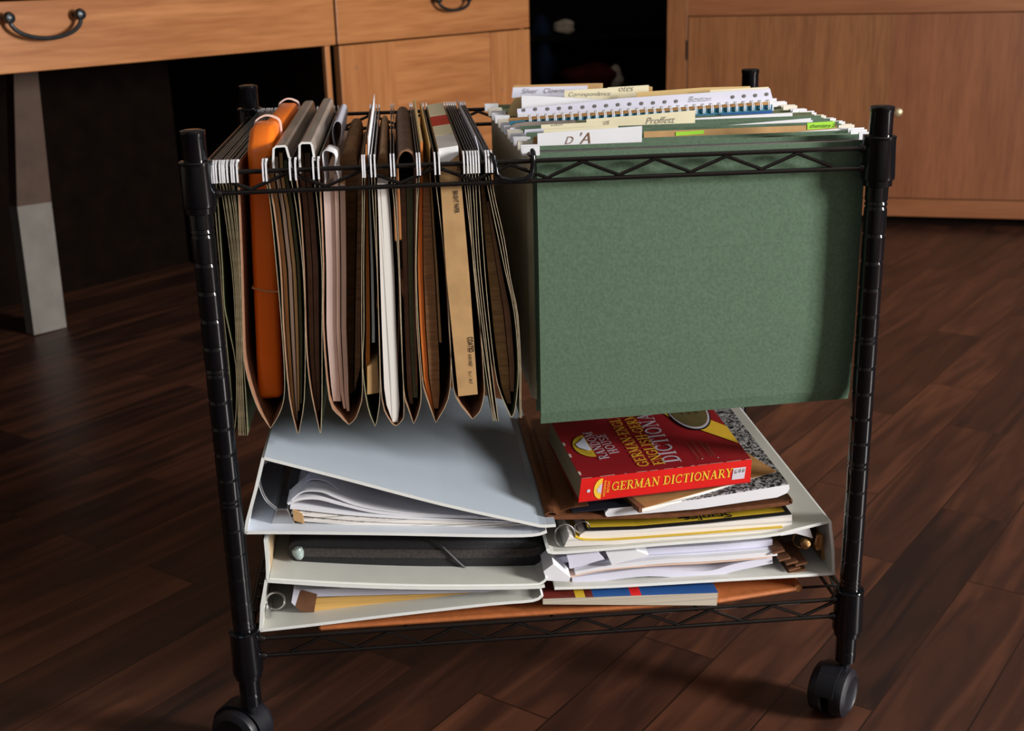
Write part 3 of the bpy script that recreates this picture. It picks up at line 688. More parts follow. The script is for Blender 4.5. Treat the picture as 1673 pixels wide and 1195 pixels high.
ins(6, .08, .26, 262, 690, ['kraftlt', 'olive'], 'tan papers at the left in the folder under the first smoky channel')
ins(6, .34, .50, 256, 688, ['paperedgex', 'kraft'], 'kraft papers with pale edges in the folder under the first smoky channel')
ins(6, .56, .70, 250, 672, ['manila', 'manila'], 'single manila file in the folder under the first smoky channel', 'file folder', 'manila_folder')
ins(6, .76, .90, 262, 660, ['olive', 'olive'], 'olive papers at the right in the folder under the first smoky channel')
ins(7, .16, .46, 250, 676, ['insidedark', 'inside'], 'brown papers at the left under the second smoky channel')
ins(7, .52, .84, 250, 672, ['insidedark', 'olive'], 'dark olive papers at the right under the second smoky channel')
# folder 8 : curled and flat papers
ins(8, .07, .33, 300, 656, ['paperblush', 'paperpink'], 'tall pale pinkish paper block at the left of the widest folder', y0=.014)
ins(8, .34, .44, 285, 668, ['paperpink', 'paperpink'], 'thin pink-tan paper sheet block in the widest folder, mid-left', y1=.050)
ins(8, .47, .60, 300, 672, ['paperpink', 'kraft'], 'pink-tan papers mid-right in the widest folder', y1=.050)
c1 = [(531, 300), (530, 284), (528, 268), (527, 252), (531, 246), (538, 247), (546, 251), (548, 259), (547, 272), (552, 288), (552, 300)]
m = MB().ribbon(smooth_path([at(x, y, .016) for x, y in c1], 3), .0006, (0.002, .035, .0)); single('curled_paper', m, ['paper'], 'bright white paper curled into a loop at the front of the widest folder', 'paper')
c2 = [(548, 250), (543, 222), (546, 207), (551, 202), (557, 206), (558, 216), (556, 240)]
m = MB().ribbon(smooth_path([at(x, y-4, .19) for x, y in c2], 3), .0007, (.0, .17, .0)); single('curled_paper', m, ['papercool'], 'tall curled bluish paper rising at the back of the widest folder', 'paper')
def arch_file(pts, Y0_, Y1_, mats, lab, th=.0012, name='expanding_file', cat='expanding file', closed=True):
    if closed: return single(name, MB().prism(smooth_path([at(x, y, Y0_) for x, y in pts], 3), (0, Y1_-Y0_, 0)), ['kraftrib' if mats[0] != 'insidedark' else 'insidedark'], lab, cat, smooth=True)
    m = MB().ribbon(smooth_path([at(x, y, Y0_) for x, y in pts], 3), th, (0, Y1_-Y0_, 0), 0, 1, 2); return single(name, m, mats, lab, cat, smooth=True)
arch_file([(553, 660), (556, 500), (553, 340), (553, 285), (556, 262), (564, 248), (575, 248), (582, 258), (584, 285), (582, 340), (579, 500), (577, 640)], .054, .32, ['kraft', 'insidedark', 'oliveedge'], 'brown rounded file arching up in the widest folder')
arch_file([(579, 640), (581, 500), (584, 340), (584, 288), (586, 268), (589, 266), (592, 272), (592, 300), (590, 400), (589, 600)], .03, .26, ['kraftlt', 'insidedark', 'oliveedge'], 'narrow ribbed brown file against the right side of the widest folder')
# folder 9
ins(9, .12, .40, 236, 640, ['orangecard', 'orangecard'], 'orange card file in the narrow pointed folder', 'file folder', 'manila_folder')
ins(9, .55, .75, 222, 560, ['paper', 'paper'], 'white papers standing tall in the narrow pointed folder')
m = MB().prism([at(600, 599, YF+.004), at(617, 590, YF+.004), at(620, 642, YF+.004), at(600, 645, YF+.004)], (0, .12, 0)); single('index_card', m, ['kraftlt'], 'small tan card low in the narrow pointed folder', 'card')
# folder 10 : white pages
ins(10, .10, .80, 300, 690, ['whitepagex', 'paper'], 'thick block of white pages hanging between brown panels', 'paper block', 'page_block', y0=.003)
arch_file([(615, 290), (614, 285), (617, 262), (624, 250), (632, 256), (636, 285), (636, 290)], .05, .36, ['kraftlt', 'inside', 'oliveedge'], 'tan rounded file rising behind the white pages')
# folder 11 : arched dark file
arch_file([(648, 640), (652, 500), (650, 340), (648.5, 285), (650, 262), (656, 249), (664, 246), (672, 250), (677, 262), (678, 285), (678, 340), (678, 500), (681, 630)], .020, .39, ['insidedark', 'inkblack', 'inside'], 'dark brown file arching like a tunnel right of the white pages', th=.0016, closed=False)
ins(11, .18, .48, 300, 660, ['insidedark', 'inside'], 'reddish brown papers below the tunnel-shaped file', y0=.012)
ins(11, .52, .86, 296, 650, ['olive', 'olive'], 'olive green papers below the tunnel-shaped file', y0=.012)
# folder 12
ins(12, .03, .20, 232, 684, ['orangecard', 'manila'], 'orange-tan card file left in the folder beside the tan box', 'file folder', 'manila_folder')
ins(12, .24, .62, 300, 668, ['kraftrib', 'kraftrib'], 'brown papers bending in the folder beside the tan box', y0=.01)
ins(12, .66, .74, 236, 560, ['kraftlt', 'manila'], 'single buff file leaning in the folder beside the tan box', 'file folder', 'manila_folder')
# folder 13 : tan paper box
YBX = YF-.001
a, b_, c_, d_ = at(749, 648, YBX), at(780.5, 644.5, YBX), at(748.5, 239, YBX), at(716, 244, YBX)
e = Vector((0, .38, 0))
bx = root('paper_box', 'tan card paper box with a red stripe and white tape on top', 'box', ((a.x+b_.x)/2, .2, a.z))
mid_l, mid_r = a.lerp(d_, .5), b_.lerp(c_, .5); mid_l += Vector((-.002, 0, 0)); mid_r += Vector((.001, 0, 0))
mb = MB().prism([a, b_, mid_r, c_, d_, mid_l], e); part('carton', mb, 'kraftlt', bx)
def boxtop(y0, y1, m_, nm, lab, hang=0, th=.0006):
    u_ = Vector((0, 0, th)); mm = MB()
    q0, q1 = d_+Vector((.0, y0, 0))+u_, c_+Vector((0, y0, 0))+u_; q2, q3 = c_+Vector((0, y1, 0))+u_, d_+Vector((0, y1, 0))+u_
    mm.hexa([q0-u_, q1-u_, q2-u_, q3-u_, q0, q1, q2, q3])
    if hang:
        f_ = Vector((0, -.0006, 0)); h1 = d_.lerp(a, hang)+f_; h2 = c_.lerp(b_, hang*.40)+f_
        mm.add([d_+f_, c_+f_, h2, h1, d_-f_*0, c_, h2-f_, h1-f_], [(0, 1, 2, 3), (4, 7, 6, 5), (0, 3, 7, 4), (1, 5, 6, 2), (2, 6, 7, 3), (0, 4, 5, 1)])
    part(nm, mm, m_, bx, label=lab)
boxtop(0, .085, 'tape', 'tape', 'white tape over the front edge', .075)
boxtop(.09, .165, 'cream', 'label_panel', 'pale label panel'); boxtop(.165, .25, 'redstripe', 'stripe', 'red stripe'); boxtop(.25, .378, 'cream', 'label_panel', 'pale label panel')
tm = MB(); dn_ = (a.lerp(b_, .5)-d_.lerp(c_, .5)).normalized(); rt_ = (b_-a).normalized()
def boxtext(px, py, body, h):
    tm = MB(); O = at(px, py, YBX-.0004); text_mb(tm, body, h, O, dn_*.56, rt_, offset=.02, th=.0002); part('lettering', tm, 'inkblack', bx)
boxtext(764.5, 551, 'COATED', .0068); boxtext(766, 579, 'HI-RES INKJET', .0036); boxtext(766.5, 607, '8.5 x 11  100 CT', .0033)
boxtext(741, 312, 'BRIGHT PAPER', .0056); boxtext(747, 268, 'INKJET PRINT', .0052)
# folder 16 contents
ins(16, .12, .58, 300, 660, ['kraftrib', 'inside'], 'mottled brown papers filling the bulging folder near the divider')
ins(16, .62, .86, 330, 640, ['inside', 'insidedark'], 'dark papers at the right of the bulging folder near the divider')
m = MB().ribbon([at(786, 262, .03), at(780, 236, .03), at(776, 222, .03)], .0008, (0, .34, 0)); single('plastic_sleeve', m, ['papercool'], 'pale clear sleeve leaning between the last folders of the left half', 'plastic sleeve')
ins(15, .2, .8, 300, 640, ['insidedark', 'insidedark'], 'thin dark papers in the second folder right of the tan box')

# ================================================================== HANGING FOLDERS, RIGHT SECTION
XL, XR = .3035, .6125
RY = [.015, .048, .082, .108, .135, .165, .196, .228, .262, .300, .340, .385]
names = ['foremost green hanging folder, its whole front panel showing', 'second green hanging folder, close behind the foremost one', 'third green hanging folder, beside the neon-labelled tan file', 'green hanging folder just behind the tan file',
 'green hanging folder behind the long white sheet', 'green hanging folder under the name tab of cream card', 'green hanging folder in front of the wire-bound notebook', 'green hanging folder just behind the wire-bound notebook',
 'green hanging folder in front of the punched white sheets', 'green hanging folder holding the ochre card file', 'green hanging folder behind the loose white papers', 'rearmost green hanging folder of the right half']
rnd = random.Random(3)
RF = []
for i, Yq in enumerate(RY):
    wd = .0085 if i else .012
    xl = XL-.008*Yq/.4
    zb_ = .3385+rnd.uniform(-.001, .003)+(.0 if i == 0 else .004); z1 = (ZROD+(.0065 if i in (2, 3, 4, 5) else .002)) if i else .6065
    fo = root('hanging_folder', names[i], 'hanging folder', ((XL+XR)/2, Yq+wd/2, zb_), 'hanging folders facing the front in the right half of the cart')
    RF.append(fo)
    pf = [(xl, Yq+.001, z1-.0005), (xl, Yq, z1-.012), (xl, Yq-.001, .5), (xl, Yq-.001, .42), (xl, Yq+.002, zb_+.012), (xl, Yq+wd*.5-.001, zb_), (xl, Yq+wd*.5+.001, zb_), (xl, Yq+wd-.001, zb_+.012), (xl, Yq+wd+.001, .45), (xl, Yq+wd, z1+(.0035 if i == 0 else .001))]
    fb = MB().ribbon(pf, .0009, (XR-xl, 0, 0), 0, 0, 1)
    if i == 0:
        for v_ in fb.v:
            if v_.z < .5: v_.z += (.0015+.0085*(v_.x-xl)/(XR-xl))*(.5-v_.z)/.16
    part('folder_body', fb, ['green' if i < 5 else 'olive', 'oliveedge'], fo)
    if i >= 1:
        yn = (RY[i+1]-.0025) if i+1 < len(RY) else Yq+.02; ya_ = Yq+.0006
        gp = [Vector((xl+.0005, ya_, .6)), Vector((xl-.0045, ya_+(yn-ya_)*.25, .6)), Vector((xl+.0005, (ya_+yn)/2, .6)), Vector((xl-.0045, ya_+(yn-ya_)*.75, .6)), Vector((xl+.0005, yn, .6))]
        part('side_gusset', MB().ribbon(gp, .0006, (0, 0, -.245+rnd.uniform(0, .004))), 'gusset', fo, label='grey-brown pleated side gusset')
    for y in (Yq+.001, Yq+wd):
        part('rod', MB().box((xl-.004, y-.0005, ZROD-.0045), (XR+.004, y+.0005, ZROD-.0008)), 'steel', fo)
        for s_, xx in ((-1, xl-.0045), (1, XR+.0045)):
            mm = MB(); ww = .011; xo = xx-ww/2*0
            # white C-shaped hook end plate, notch over the rail
            x0_, x1_ = (xx-.0085, xx+.0075) if s_ < 0 else (xx-.0075, xx+.0085)
            zz = ZROD+.0045+rnd.uniform(-.0006, .0006)
            pl_ = [(x0_, zz), (x1_, zz), (x1_, zz-.0085), (xx+.0042, zz-.0085), (xx+.0036, zz-.0052), (xx, zz-.0038), (xx-.0036, zz-.0052), (xx-.0042, zz-.0085), (x0_, zz-.0085)]
            mm.prism([(p_[0], y-.0008, p_[1]) for p_ in pl_], (0, .0016, 0))
            part('hook_tip', mm, 'hook' if (i+s_) % 3 else 'hookcream', fo, label='white coated hook end')
# crease band on the foremost folder
p_ = at(1100, 404, RY[0]-.003)
part('crease', MB().tube([(XL+.001, RY[0]-.0009, p_.z-.004), (.45, RY[0]-.0012, p_.z-.0015), (XR-.001, RY[0]-.0009, p_.z)], .0005, 6), 'green', RF[0], True)

def upright(name, poly, Y, th, mats, label, cat, lean=0.0, extra=None, par=False):
    """card or paper standing between the folders, drawn in the vertical plane y=Y, th thick"""
    P_ = [at(x, y, Y) for x, y in poly]; zm = min(p_.z for p_ in P_)
    P_ = [p_+Vector((0, (p_.z-zm)*lean, 0)) for p_ in P_]
    top = [p_ for p_ in P_ if p_.z > .606]
    if len(top) >= 2:
        xa_ = max(min(p_.x for p_ in top), XL+.003); xb_ = min(max(p_.x for p_ in top), XR-.003)
        zr_ = .606; s_a = min(top, key=lambda p_: p_.x); s_b = max(top, key=lambda p_: p_.x)
        ext_ = [Vector((s_b.x, Y, zr_)), Vector((xb_, Y, zr_)), Vector((xb_, Y, .40)), Vector((xa_, Y, .40)), Vector((xa_, Y, zr_)), Vector((s_a.x, Y, zr_))]
        P_ = sorted(top, key=lambda p_: p_.x)+ext_; zm = .40
    lo = Vector((sum(p_.x for p_ in P_)/len(P_), Y, zm)); o = root(name, label, cat, lo)
    part('sheet', MB().prism(P_, (0, th, 0)), mats, o)
    return o, P_
def stand(poly, Y, dv=(0, 0, 0), z0=.40):
    P_ = [at(x, y, Y)+Vector(dv) for x, y in poly]; top = sorted([p_ for p_ in P_ if p_.z > .606], key=lambda p_: p_.x)
    a_, b__ = top[0], top[-1]; xa_ = max(a_.x, XL+.003); xb_ = min(b__.x, XR-.003); yy_ = a_.y
    return top+[Vector((b__.x, yy_, .606)), Vector((xb_, yy_, .606)), Vector((xb_, yy_, z0)), Vector((xa_, yy_, z0)), Vector((xa_, yy_, .606)), Vector((a_.x, yy_, .606))]
def low(px, Y, z=.50):   # pixel row of height z at px, depth Y
    a_ = at(px, 100, Y); b__ = at(px, 500, Y); t = (z-a_.z)/(b__.z-a_.z); return 100+400*t
def tabfile(label, Y, tab, m_='cream', body=None, th=.0007, cat='file folder', name='manila_folder', blo=225):
    """tab: px polygon of the whole visible part above the folders, top edge; goes down into the folder"""
    xl, xr = min(p_[0] for p_ in tab), max(p_[0] for p_ in tab)
    poly = tab+[(xr, low(xr, Y)), (xl, low(xl, Y))]
    return upright(name, poly, Y, th, m_, label, cat)
def writing(o, body, px, py, Y, h, m_='inkgrey', slope=None, shear=.35, offset=-.012, nm='handwriting'):
    t = MB(); O = at(px, py, Y-.0003); u_ = (at(px+100, py-(slope if slope else 4), Y)-at(px, py, Y)).normalized()
    text_mb(t, body, h, O, u_, Vector((0, 0, 1)), shear=shear, offset=offset, th=.0002); part(nm, t, m_, o)
# front: white strip with bold letters, cream tabs behind
o, _ = tabfile('white card strip with large brown handwritten letters at the very front', .0405, [(878, 218), (1049, 206)], 'paper')
writing(o, 'D', 922, 236, .0405, .0105, 'inkbrown', 5); writing(o, "'A", 942, 236, .0405, .0155, 'inkbrown', 5)
# above: polygons
def strip(label, Y, tl, tr, m_, cat='file folder', name='manila_folder', th=.0007, extra=None):
    poly = [tl]+(extra or [])+[tr, (tr[0]+2, low(tr[0], Y)), (tl[0], low(tl[0], Y))]
    return upright(name, poly, Y, th, m_, label, cat)
strip('thin reddish-brown card edge left of the white strip at the front', .046, (871, 224), (884, 223), 'kraft')
strip('white paper poking up at the right, just under the lime sticker', .060, (1300, 216), (1385, 209), 'paper', 'paper', 'paper_sheet')
o, _ = strip('tan file folder carrying two lime stickers', .070, (1052, 215), (1368, 203), 'kraftlt')
for (x0, y0, x1, y1, tx) in ((1104, 216, 1150, 213, None), (1319, 201, 1364, 198, 'chemistry 2N')):
    t = MB(); Yk = .0695; hgt = 11 if tx else 6
    t.hexa([at(x0, y0+hgt, Yk), at(x1, y1+hgt, Yk), at(x1, y1+hgt, Yk)+Vector((0, .0004, 0)), at(x0, y0+hgt, Yk)+Vector((0, .0004, 0)), at(x0, y0, Yk), at(x1, y1, Yk), at(x1, y1, Yk)+Vector((0, .0004, 0)), at(x0, y0, Yk)+Vector((0, .0004, 0))])
    k_ = part('sticker', t, 'neon', o, label='lime green sticker')
    if tx: 
        writing(k_, tx, x0+4, y0+8, Yk-.0001, .0052, 'inkblack', 3, offset=0)
strip('long white paper rising toward the right behind the tan file', .094, (1140, 209), (1325, 193), 'paper', 'paper', 'paper_sheet')
strip('second white paper close behind the long rising one', .100, (1240, 206), (1328, 196), 'papercool', 'paper', 'paper_sheet')
o, _ = strip('cream tab file reading Proffett in pencil', .122, (1046, 188), (1136, 180), 'cream')
writing(o, 'Proffett', 1054, 203, .122, .0095, 'inkgrey', 5)
o, _ = strip('wide cream tab file left of the name tab, ending in the letters us', .117, (958, 195), (1048, 188), 'cream')
writing(o, 'us', 983, 204, .117, .0085, 'inkgrey', 5)
o, _ = strip('stack of pale tab files behind the white strip, left side', .106, (884, 204), (985, 199), 'cream')
writing(o, 'Latin', 900, 206, .106, .006, 'inkgrey', 4)
strip('lower pale tab card directly behind the white strip', .090, (888, 212), (1010, 205), 'cream')
o, _ = strip('short lilac paper edge above the left hooks', .098, (857, 212), (890, 210), 'papercool', 'paper', 'paper_sheet')
strip('long thin white paper edge right of the name tab', .145, (1136, 193), (1295, 184), 'paper', 'paper', 'paper_sheet')
# clear binder with rounded corner
Y_ = .150
o, _ = upright('report_cover', [(832, 211), (836, 205), (842, 202), (856, 200), (884, 199), (940, 197)], Y_, .005, 'greyplastic', 'grey translucent report cover with a rounded corner at the left', 'report cover')
strip('white sheet inside the grey report cover', Y_-.004, (833, 209), (884, 205), 'papercool', 'paper', 'paper_sheet')
# wire-bound notebook
Yn = .190
nb = root('wire_bound_notebook', 'blue wire-bound notebook standing with white coils along its top', 'notebook', (at(1040, 185, Yn).x, Yn, .40))
def nt_poly(y_off, x0=832, x1=1262, sl=(200, 173)):
    return [(x0, sl[0]+y_off), (x1, sl[1]+y_off)]
part('cover', MB().prism(stand(nt_poly(-2), Yn), (0, .0010, 0)), 'teal', nb)
part('cover', MB().prism(stand(nt_poly(-3), Yn, (0, .0095, .0015)), (0, .0010, 0)), 'kraft', nb, label='brown back cover')
part('pages', MB().prism(stand(nt_poly(1), Yn, (0, .0015, 0)), (0, .0070, 0)), 'paper', nb)
A_, B_ = at(866, 199, Yn), at(1256, 174.5, Yn); nc = 30
for i in range(nc):
    for dd in (-.0008, .0008):
        c = A_.lerp(B_, i/(nc-1))+Vector((dd, .0045, .0005))
        pts = [c+Vector((0, -.0068*math.cos(R(t)), .0062*math.sin(R(t)))) for t in range(-30, 211, 24)]
        part('coil', MB().tube(pts, .0005, 5), 'hook', nb, True)
strip('blue notebook divider flap right of the coils', .187, (1178, 186), (1262, 181), 'blue', 'divider card', 'divider_card')
# punched sheets
Yp = .262
ps = root('punched_sheets', 'long white punched sheets with a row of round holes and pencilled words', 'papers', (at(1050, 160, Yp).x, Yp, .45))
pp = [(845, 178), (870, 176), (1010, 161), (1100, 155), (1258, 144.5), (1264, 168), (1264, low(1264, Yp)), (845, low(845, Yp))]
part('sheet', MB().prism([at(x, y, Yp) for x, y in pp], (0, .0012, 0)), 'papercool', ps)
pp2 = [(846, 184), (880, 187), (1264, 163), (1264, 175), (846, 192)]
part('sheet', MB().prism([at(x, y, Yp-.003) for x, y in pp2+[(846, 200)][:0]], (0, .001, 0)), 'paper', ps)
hm = MB()
hp = [(856, 180), (875, 178.5), (895, 178), (914, 177), (932.5, 176), (952.5, 175), (972, 173.5), (991, 172.5), (1010, 171), (1029, 170), (1048.5, 169), (1067.5, 168), (1086.5, 166.5), (1105, 165.5), (1197.5, 158.5), (1216, 157), (1234.5, 156), (1253, 154)]
for x, y in hp:
    c = at(x, y, Yp-.0004)
    part('punched_hole', MB().lathe([(.0019, 0), (.0019, .0003)], c, 12, axis=(0, -1, 0)), 'inkgrey', ps)
writing(ps, 'Boston', 1124, 167, Yp-.0003, .009, 'inkgrey', 5, offset=-.02)
# white stack, ochre file, cream tabs at back
strip('loose white papers folded over behind the punched sheets', .285, (852, 156), (1000, 164), 'paper', 'papers', 'paper_sheet', th=.004, extra=[(880, 157)])
o, _ = upright('manila_folder', [(826, 183), (834, 172), (842, 160), (852, 158), (870, 158), (872, 188), (828, 190)], .295, .001, 'manila', 'ochre card file curving down at the left rear', 'file folder')
strip('ochre card edge in front of the blue notebook coils', .205, (838, 197), (1178, 180), 'manila')
strip('manila file folder with a long sloping top near the back right', .315, (1040, 151), (1226, 141), 'manila', extra=[(1150, 143)])
strip('cream file behind the punched sheets at the right', .300, (1160, 147), (1256, 142), 'cream')
o, _ = strip('cream file reading notes in pencil', .345, (993, 143), (1060, 139), 'cream')
writing(o, 'notes', 1003, 150, .345, .010, 'inkgrey', 4)
strip('tan card corner right of the file reading notes', .352, (1056, 140), (1066, 142), 'kraftlt')
o, _ = strip('cream file reading Correspondence in pencil', .335, (922, 148), (1010, 143), 'cream')
writing(o, 'Correspondence', 928, 158, .335, .0072, 'inkgrey', 3)
o, _ = strip('rearmost file with a bluish white label strip', .392, (838, 142), (962, 138), 'kraftlt', extra=[(840, 139)])
t = MB().prism([at(x, y, .3915) for x, y in ((836, 160), (838, 143), (960, 140), (960, 158))], (0, .0004, 0)); k_ = part('label_strip', t, 'papercool', o, label='bluish white label strip')
writing(k_, 'Silver   Clowns', 852, 153, .3912, .0085, 'inkgrey', 2)
strip('tan card rising above the bluish label strip', .398, (850, 139), (985, 136), 'kraftlt', extra=[(975, 136)])

# ================================================================== SHELF : LEFT STACK
def binder(lab, grp, Y, L, cov, spine_, top, th=.0032, mats=('vinyl', 'vinylin', 'vinyledge'), loc=None):
    P0 = [at(x, y, Y) for x, y in cov]; base = P0[0]
    o = root('ring_binder', lab, 'ring binder', ((min(p_.x for p_ in P0)+max(p_.x for p_ in P0))/2, Y+L/2, min(p_.z for p_ in P0)), grp)
    e_ = (0, L, 0)
    part('bottom_cover', MB().ribbon(smooth_path(P0, 3), th, e_, 1, 0, 2), list(mats), o)
    part('spine', MB().ribbon([at(x, y, Y) for x, y in spine_], th, e_, 0, 1, 2), list(mats), o)
    if top: part('top_cover', MB().ribbon(smooth_path([at(x, y, Y) for x, y in top], 3), th, e_, 0, 1, 2), list(mats), o)
    return o
def rings(o, c, r, m_, ys, sgn=1):
    for y in ys:
        pts = [Vector((c.x+r*1.0*math.cos(R(t)), y, c.z+r*math.sin(R(t)))) for t in range(0, 361, 20)]
        part('ring', MB().tube(pts[:-1], .0014, 7, closed=True), m_, o, True)
def blockp(name, poly, Y, L, mats, lab, cat=None, par=None, me=None, yaw=0, smooth=False, bevel=0):
    P_ = [at(x, y, Y) for x, y in poly]; m = MB().prism(P_, (L*math.tan(yaw), L, 0), 0, me)
    if par is not None: return part(name, m, mats, par, smooth=smooth, bevel=bevel)
    return single(name, m, mats, lab, cat, smooth=smooth, bevel=bevel)
GB = 'white ring binders on the bottom shelf'
# tan portfolio under everything
pf = root('leather_portfolio', 'wide tan leather portfolio lying flat on the bottom shelf under both stacks', 'portfolio', (.32, .17, .1362))
q = [atz(521, 1027, .1365), atz(895, 986, .1365), atz(1170, 977, .1365), atz(1303, 967, .1365)]
yb = .34; V = []
up_ = Vector((0, 0, .0052))
fr = [Vector((v.x, v.y if i_ > 2 else min(v.y, .003), .1362)) for i_, v in enumerate(q)]
part('cover', MB().prism([fr[0], fr[1], fr[2], fr[3], Vector((fr[3].x+.01, yb, .1362)), Vector((fr[0].x, yb, .1362))], up_), 'tanleather', pf, bevel=.0025)
part('folded_edge', MB().tube([fr[3]+Vector((.001, .001, .0035)), Vector((fr[3].x+.011, yb, .1397))], .0042, 10), 'stitch', pf, True, label='lighter stitched edge roll')
# magazine
Ym = .000; mq = [at(887, 988, Ym), at(1171, 990, Ym), at(1173, 969, Ym), at(887, 979, Ym)]; Lm = .20
mg = root('paperback_catalogue', 'thick paperback with blue, red and yellow banded cover squeezed under the right binder', 'book', ((mq[0].x+mq[1].x)/2, .1, mq[1].z))
part('pages', MB().prism(mq, (0, Lm, -.002)), 'greypages', mg)
m = MB(); segs = [(0, .185, 2), (.185, .24, 3), (.24, .285, 2), (.285, .50, 0), (.50, .56, 1), (.56, 1.0, 0)]
for s0, s1, mi in segs:
    a_ = mq[3].lerp(mq[2], s0); b__ = mq[3].lerp(mq[2], s1); t_ = Vector((0, 0, .0007)); bk_ = Vector((0, Lm, -.002)); m.hexa([a_, b__, b__+bk_, a_+bk_, a_+t_, b__+t_, b__+bk_+t_, a_+bk_+t_], mi)
part('front_cover', m, ['blue', 'brightred', 'darkred', 'yellow'], mg)
# lowest left binder
lb = binder('lowest white ring binder of the left stack with yellow dividers inside', GB, .001, .37,
    [(425, 1031), (500, 1023), (640, 1006), (800, 988), (870, 982), (886, 973)], [(426, 1031), (428, 990), (435, 949)], [(435, 950), (560, 958), (700, 962), (860, 961), (890, 958)], mats=('vinylcream', 'vinylcream', 'vinyledge'))
part('ring_base', MB().box((at(436, 990, .03).x, .02, at(436, 995, .03).z-.004), (at(436, 990, .03).x+.004, .36, at(436, 995, .03).z+.004)), 'steel', lb)
rings(lb, at(452, 982, .035)+Vector((-.001, 0, 0)), .0095, 'steel', (.035, .19, .34))
dv = root('divider_pages', 'yellow divider pages with brown reinforced ends inside the lowest left binder', 'papers', (at(680, 985, .03).x, .18, at(600, 1000, .03).z))
Yd = .026
part('pages', MB().prism([at(x, y, Yd) for x, y in ((512, 1001), (700, 990), (880, 971), (884, 965), (700, 971), (516, 977))], (0, .33, 0)), 'dingypages', dv)
part('white_sheets', MB().prism([at(x, y, Yd-.001) for x, y in ((486, 964), (516, 975.5), (700, 970.5), (860, 966), (700, 966), (560, 962))], (0, .33, 0)), 'papercool', dv)
part('reinforced_ends', MB().prism([at(x, y, Yd-.002) for x, y in ((483, 992), (492, 1000), (513, 1001), (518, 972), (494, 965), (486, 968))], (0, .33, 0)), 'browntab', dv, label='dark brown reinforced ends')
part('plastic_sleeve_edge', MB().prism([at(x, y, Yd-.003) for x, y in ((476, 985), (482, 991), (490, 966), (480, 963))], (0, .33, 0)), 'papercool', dv)
# second slim binder holding the black case
sb = binder('slim open white binder with a tan inside, carrying the black zip case', GB, .003, .37,
    [(440, 946.5), (560, 953), (700, 957), (860, 956), (886, 952), (893, 945)], [(437, 946), (436, 915), (433, 882)], None, th=.0026, mats=('vinylcream', 'vinylcream', 'vinyledge'))
part('inner_lining', MB().ribbon([at(441, 944, .02), at(441, 915, .02), at(438, 884, .02)], .0016, (0, .35, 0)), 'tanlining', sb, label='tan inside of the spine')
zc = root('zip_case', 'black padded zip case with elastic strap between the left binders', 'zip case', (at(680, 905, .04).x, .19, at(680, 940, .04).z))
Yz = .042
part('body', MB().prism([at(x, y, Yz) for x, y in ((470, 908), (482, 922), (560, 930), (720, 934), (868, 934), (884, 928), (893, 914), (893, 898), (884, 888), (868, 884), (700, 884), (520, 882), (480, 884), (470, 892))], (0, .30, 0)), 'blacknylon', zc, True, bevel=.003, seg=3)
part('zip_band', MB().ribbon([at(x, y, Yz-.0015) for x, y in ((492, 903), (600, 905), (760, 906), (868, 904), (884, 899))], .0095, (0, .003, 0)), 'greynylon', zc, label='charcoal band with the zip')
part('corner_clip', MB().lathe([(.002, -.006), (.0055, -.004), (.006, .001), (.004, .006), (.001, .008)], at(487, 903, Yz-.004), 10, axis=(.3, -.2, -1)), 'clear', zc, True, label='clear plastic corner clip')
part('elastic_strap', MB().ribbon([at(703, 882, Yz-.003), at(722, 895, Yz-.004), (at(745, 917, Yz-.004)), at(762, 932, Yz-.003), at(768, 937, Yz-.002)], .0018, (.0016, .0012, 0)), 'inkblack', zc)
# upper left binder
ub = binder('big white ring binder topmost in the left stack, its cover sloping down', GB, .001, .37,
    [(402, 871), (480, 871), (640, 873), (800, 876), (870, 875), (893, 869)], [(401, 872), (404, 852), (418, 800), (430, 749)], [(431, 749), (560, 782), (720, 824), (860, 855), (885, 860), (908, 859)])
part('lining', MB().ribbon([at(469, 846, .05), at(473, 810, .05), at(484, 766, .05)], .010, (0, .002, 0)), 'inkblack', ub, label='dark slot at the back of the rings')  # black strip painted in for the shade of the gap
for k in (0, 1): pass
rb = at(461, 855, .02)
part('ring_base', MB().prism([at(x, y, .018) for x, y in ((441, 861), (486, 862), (477, 846), (470, 832), (452, 832), (446, 848))], (0, .34, 0)), 'steel', ub, bevel=.001)
rp2 = [(452, 832), (436, 818), (427, 800), (423, 780), (427, 762), (436, 754)]
for yo in (.02, .18, .33):
    part('ring', MB().tube(smooth_path([at(x, y, .022)+Vector((0, yo-.02, 0)) for x, y in rp2], 4), .0015, 8), 'steel', ub, True)
wp = root('page_bundle', 'thick curling bundle of white pages in the big left binder', 'papers', (at(680, 860, .02).x, .18, at(600, 868, .02).z))
Yw = .018
lay = [ # (px path, thickness, material)
 ([(490, 862), (600, 866), (740, 868), (880, 868)], .0040, 'paper'), ([(478, 846), (500, 850), (620, 858), (760, 861), (880, 864)], .0036, 'paperedge'),
 ([(476, 838), (500, 841), (600, 850), (720, 854), (870, 858)], .0036, 'paperedge'), ([(474, 830), (497, 832), (570, 840), (680, 847), (800, 851), (868, 855)], .0030, 'paper'),
 ([(470, 824), (490, 816), (520, 815), (560, 825), (620, 838), (720, 845), (840, 850)], .0028, 'paper'), ([(474, 820), (495, 804), (525, 804), (550, 814), (590, 828), (660, 838), (780, 845)], .0014, 'paper')]
for pth, tt, mm_ in lay:
    part('page_layer', MB().ribbon(smooth_path([at(x, y, Yw) for x, y in pth], 4), tt, (0, .33, 0)), mm_, wp, True)
part('page_layer', MB().ribbon(smooth_path([at(x, y, Yw+.02) for x, y in ((484, 806), (505, 785), (530, 786), (552, 800), (572, 817), (620, 832))], 4), .0009, (0, .30, 0)), 'papercool', wp, True, label='single sheet arching up')
